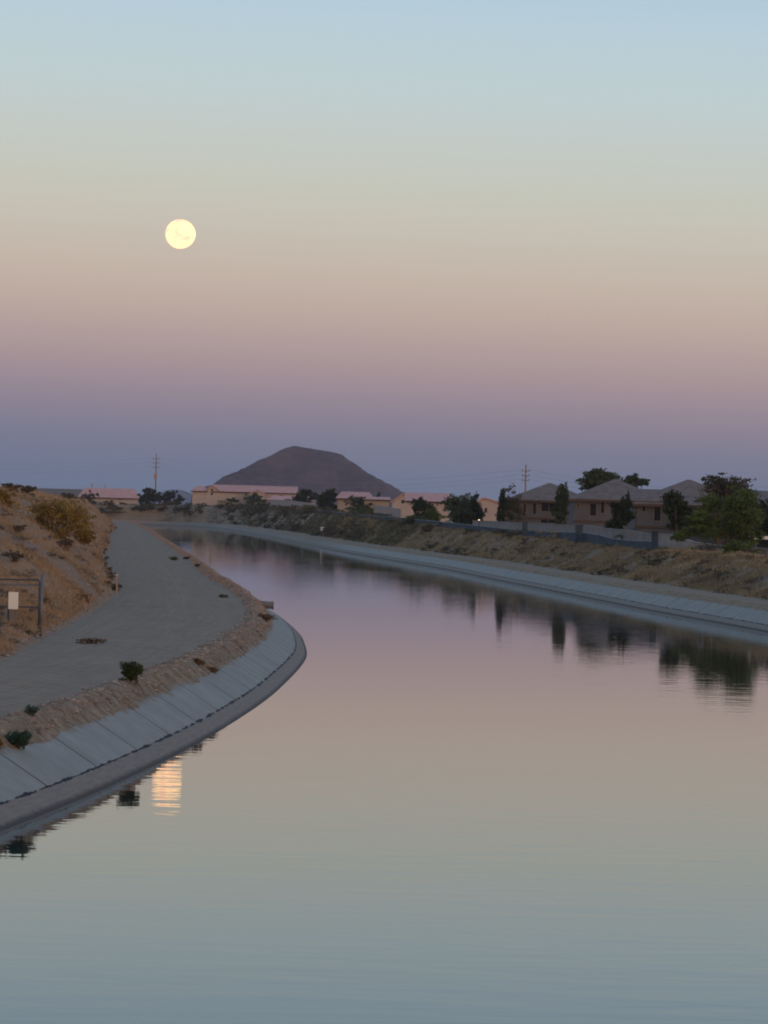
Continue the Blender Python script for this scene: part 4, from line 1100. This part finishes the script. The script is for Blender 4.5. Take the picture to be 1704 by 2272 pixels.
for i in range(n):
    a0 = 2*math.pi*i/n; a1 = 2*math.pi*(i+1)/n
    for (ra, rb, xx) in ((r0+.002, r0+.035, .38),):
        b.quad((xx,math.cos(a0)*rb,math.sin(a0)*rb), (xx,math.cos(a1)*rb,math.sin(a1)*rb), (xx+.07,math.cos(a1)*rb,math.sin(a1)*rb), (xx+.07,math.cos(a0)*rb,math.sin(a0)*rb))
        b.quad((xx,math.cos(a0)*ra,math.sin(a0)*ra), (xx,math.cos(a1)*ra,math.sin(a1)*ra), (xx,math.cos(a1)*rb,math.sin(a1)*rb), (xx,math.cos(a0)*rb,math.sin(a0)*rb))
        b.quad((xx+.07,math.cos(a1)*ra,math.sin(a1)*ra), (xx+.07,math.cos(a0)*ra,math.sin(a0)*ra), (xx+.07,math.cos(a0)*rb,math.sin(a0)*rb), (xx+.07,math.cos(a1)*rb,math.sin(a1)*rb))
b.build('collar', M['pipe'], root)

# ------------------------------------------------------------------ hill, far ridge, moon
def hill(name, prof, D, depthr, label, m, seed=0, res=90):
    """profile = photo silhouette points; a cone-like body of revolution-ish depth"""
    xs = [at(px, py, D)[0] for px, py in prof]; zs = [at(px, py, D)[2]-5 for px, py in prof]
    x0_, x1_ = min(xs), max(xs)
    def f(q): return np.interp(q, xs, zs)
    gx_ = np.linspace(x0_-30, x1_+30, 150); gy_ = np.linspace(-1, 1, res)
    hx = f(np.clip(gx_, x0_, x1_)); hx = np.where((gx_ < x0_) | (gx_ > x1_), -4, hx)
    Xh, Yh = np.meshgrid(gx_, gy_*depthr)
    top = hx.max()
    Zh = np.minimum(hx[None, :], top*1.02 - np.clip(np.abs(gy_)[:, None]-.02, 0, 1)*top*1.25)
    nn = fnoise(Xh, Yh, 42.0, seed)*3.6 + fnoise(Xh, Yh, 14.0, seed+1)*1.3
    gul = -np.abs(fnoise(Xh, Yh*.25, 16, seed+2))*5*np.clip(np.abs(gy_)[:, None]*2.5, 0, 1)
    edge_ = np.clip(np.abs(gy_)[:, None]*4, .035, 1)
    Zh = np.maximum(Zh + (nn*edge_ + gul)*np.clip(Zh/25, 0, 1), -6)
    o = grid_obj(name, Xh, Yh+0, Zh, m); o.location = (0, D, 5.0)
    tag(o, kind='structure'); return o
hill('hill', [(440,1100),(487,1073),(523,1051),(563,1031),(602,1012),(631,996),(650,989),(656,989),(675,993),(715,1000),(747,1005),(762,1012),(783,1029),(812,1049),(848,1070),(885,1091),(930,1112)], 4200, 260, '', M['hill'], 3)
hill('distant_hill', [(320,1108),(352,1094),(380,1086),(400,1087),(430,1097),(470,1110)], 8200, 400, '', M['far_hill'], 6)
mo = at(400.4, 519.3, 12000)
rad = 33.4/F*12000
me = bpy.data.meshes.new('moon')
import bmesh
bm = bmesh.new(); bmesh.ops.create_icosphere(bm, subdivisions=5, radius=rad)
for f_ in bm.faces: f_.smooth = True
bm.to_mesh(me); bm.free()
def moonb(t, p):
    for n_ in list(t.nodes):
        if n_.type != 'OUTPUT_MATERIAL': t.nodes.remove(n_)
    co = node(t, 'ShaderNodeTexCoord')
    n1 = node(t, 'ShaderNodeTexNoise', Scale=.028, Detail=4, Roughness=.55); t.links.new(co.outputs['Object'], n1.inputs['Vector'])
    cr = node(t, 'ShaderNodeValToRGB'); cr.color_ramp.elements[0].position = .36; cr.color_ramp.elements[1].position = .58
    cr.color_ramp.elements[0].color = (1.9,.93,.60,1); cr.color_ramp.elements[1].color = (2.3,1.5,.70,1)
    t.links.new(n1.outputs['Fac'], cr.inputs[0])
    em = node(t, 'ShaderNodeEmission', Strength=1.0); t.links.new(cr.outputs[0], em.inputs[0])
    t.links.new(em.outputs[0], t.nodes['Material Output'].inputs[0])
mm = bpy.data.materials.new('moonlight'); mm.use_nodes = True; moonb(mm.node_tree, None); me.materials.append(mm)
moon = bpy.data.objects.new('moon', me); C.objects.link(moon); moon.location = mo
moon.scale = (1, 1, .965)
tag(moon, 'pale yellow full moon in the dusk sky at the upper left', 'moon')

# ------------------------------------------------------------------ haze
hm = bpy.data.materials.new('haze'); hm.use_nodes = True
t = hm.node_tree; t.nodes.clear()
pv = t.nodes.new('ShaderNodeVolumePrincipled'); pv.inputs['Density'].default_value = .000065; pv.inputs['Color'].default_value = (.72,.76,.92,1); pv.inputs['Anisotropy'].default_value = .0
ou = t.nodes.new('ShaderNodeOutputMaterial'); t.links.new(pv.outputs[0], ou.inputs['Volume'])
b = MB(); b.box(-9300, 9300, -300, 9400, -4, 160); o = b.build('haze', hm); tag(o, kind='stuff')
SC.cycles.volume_bounces = 0
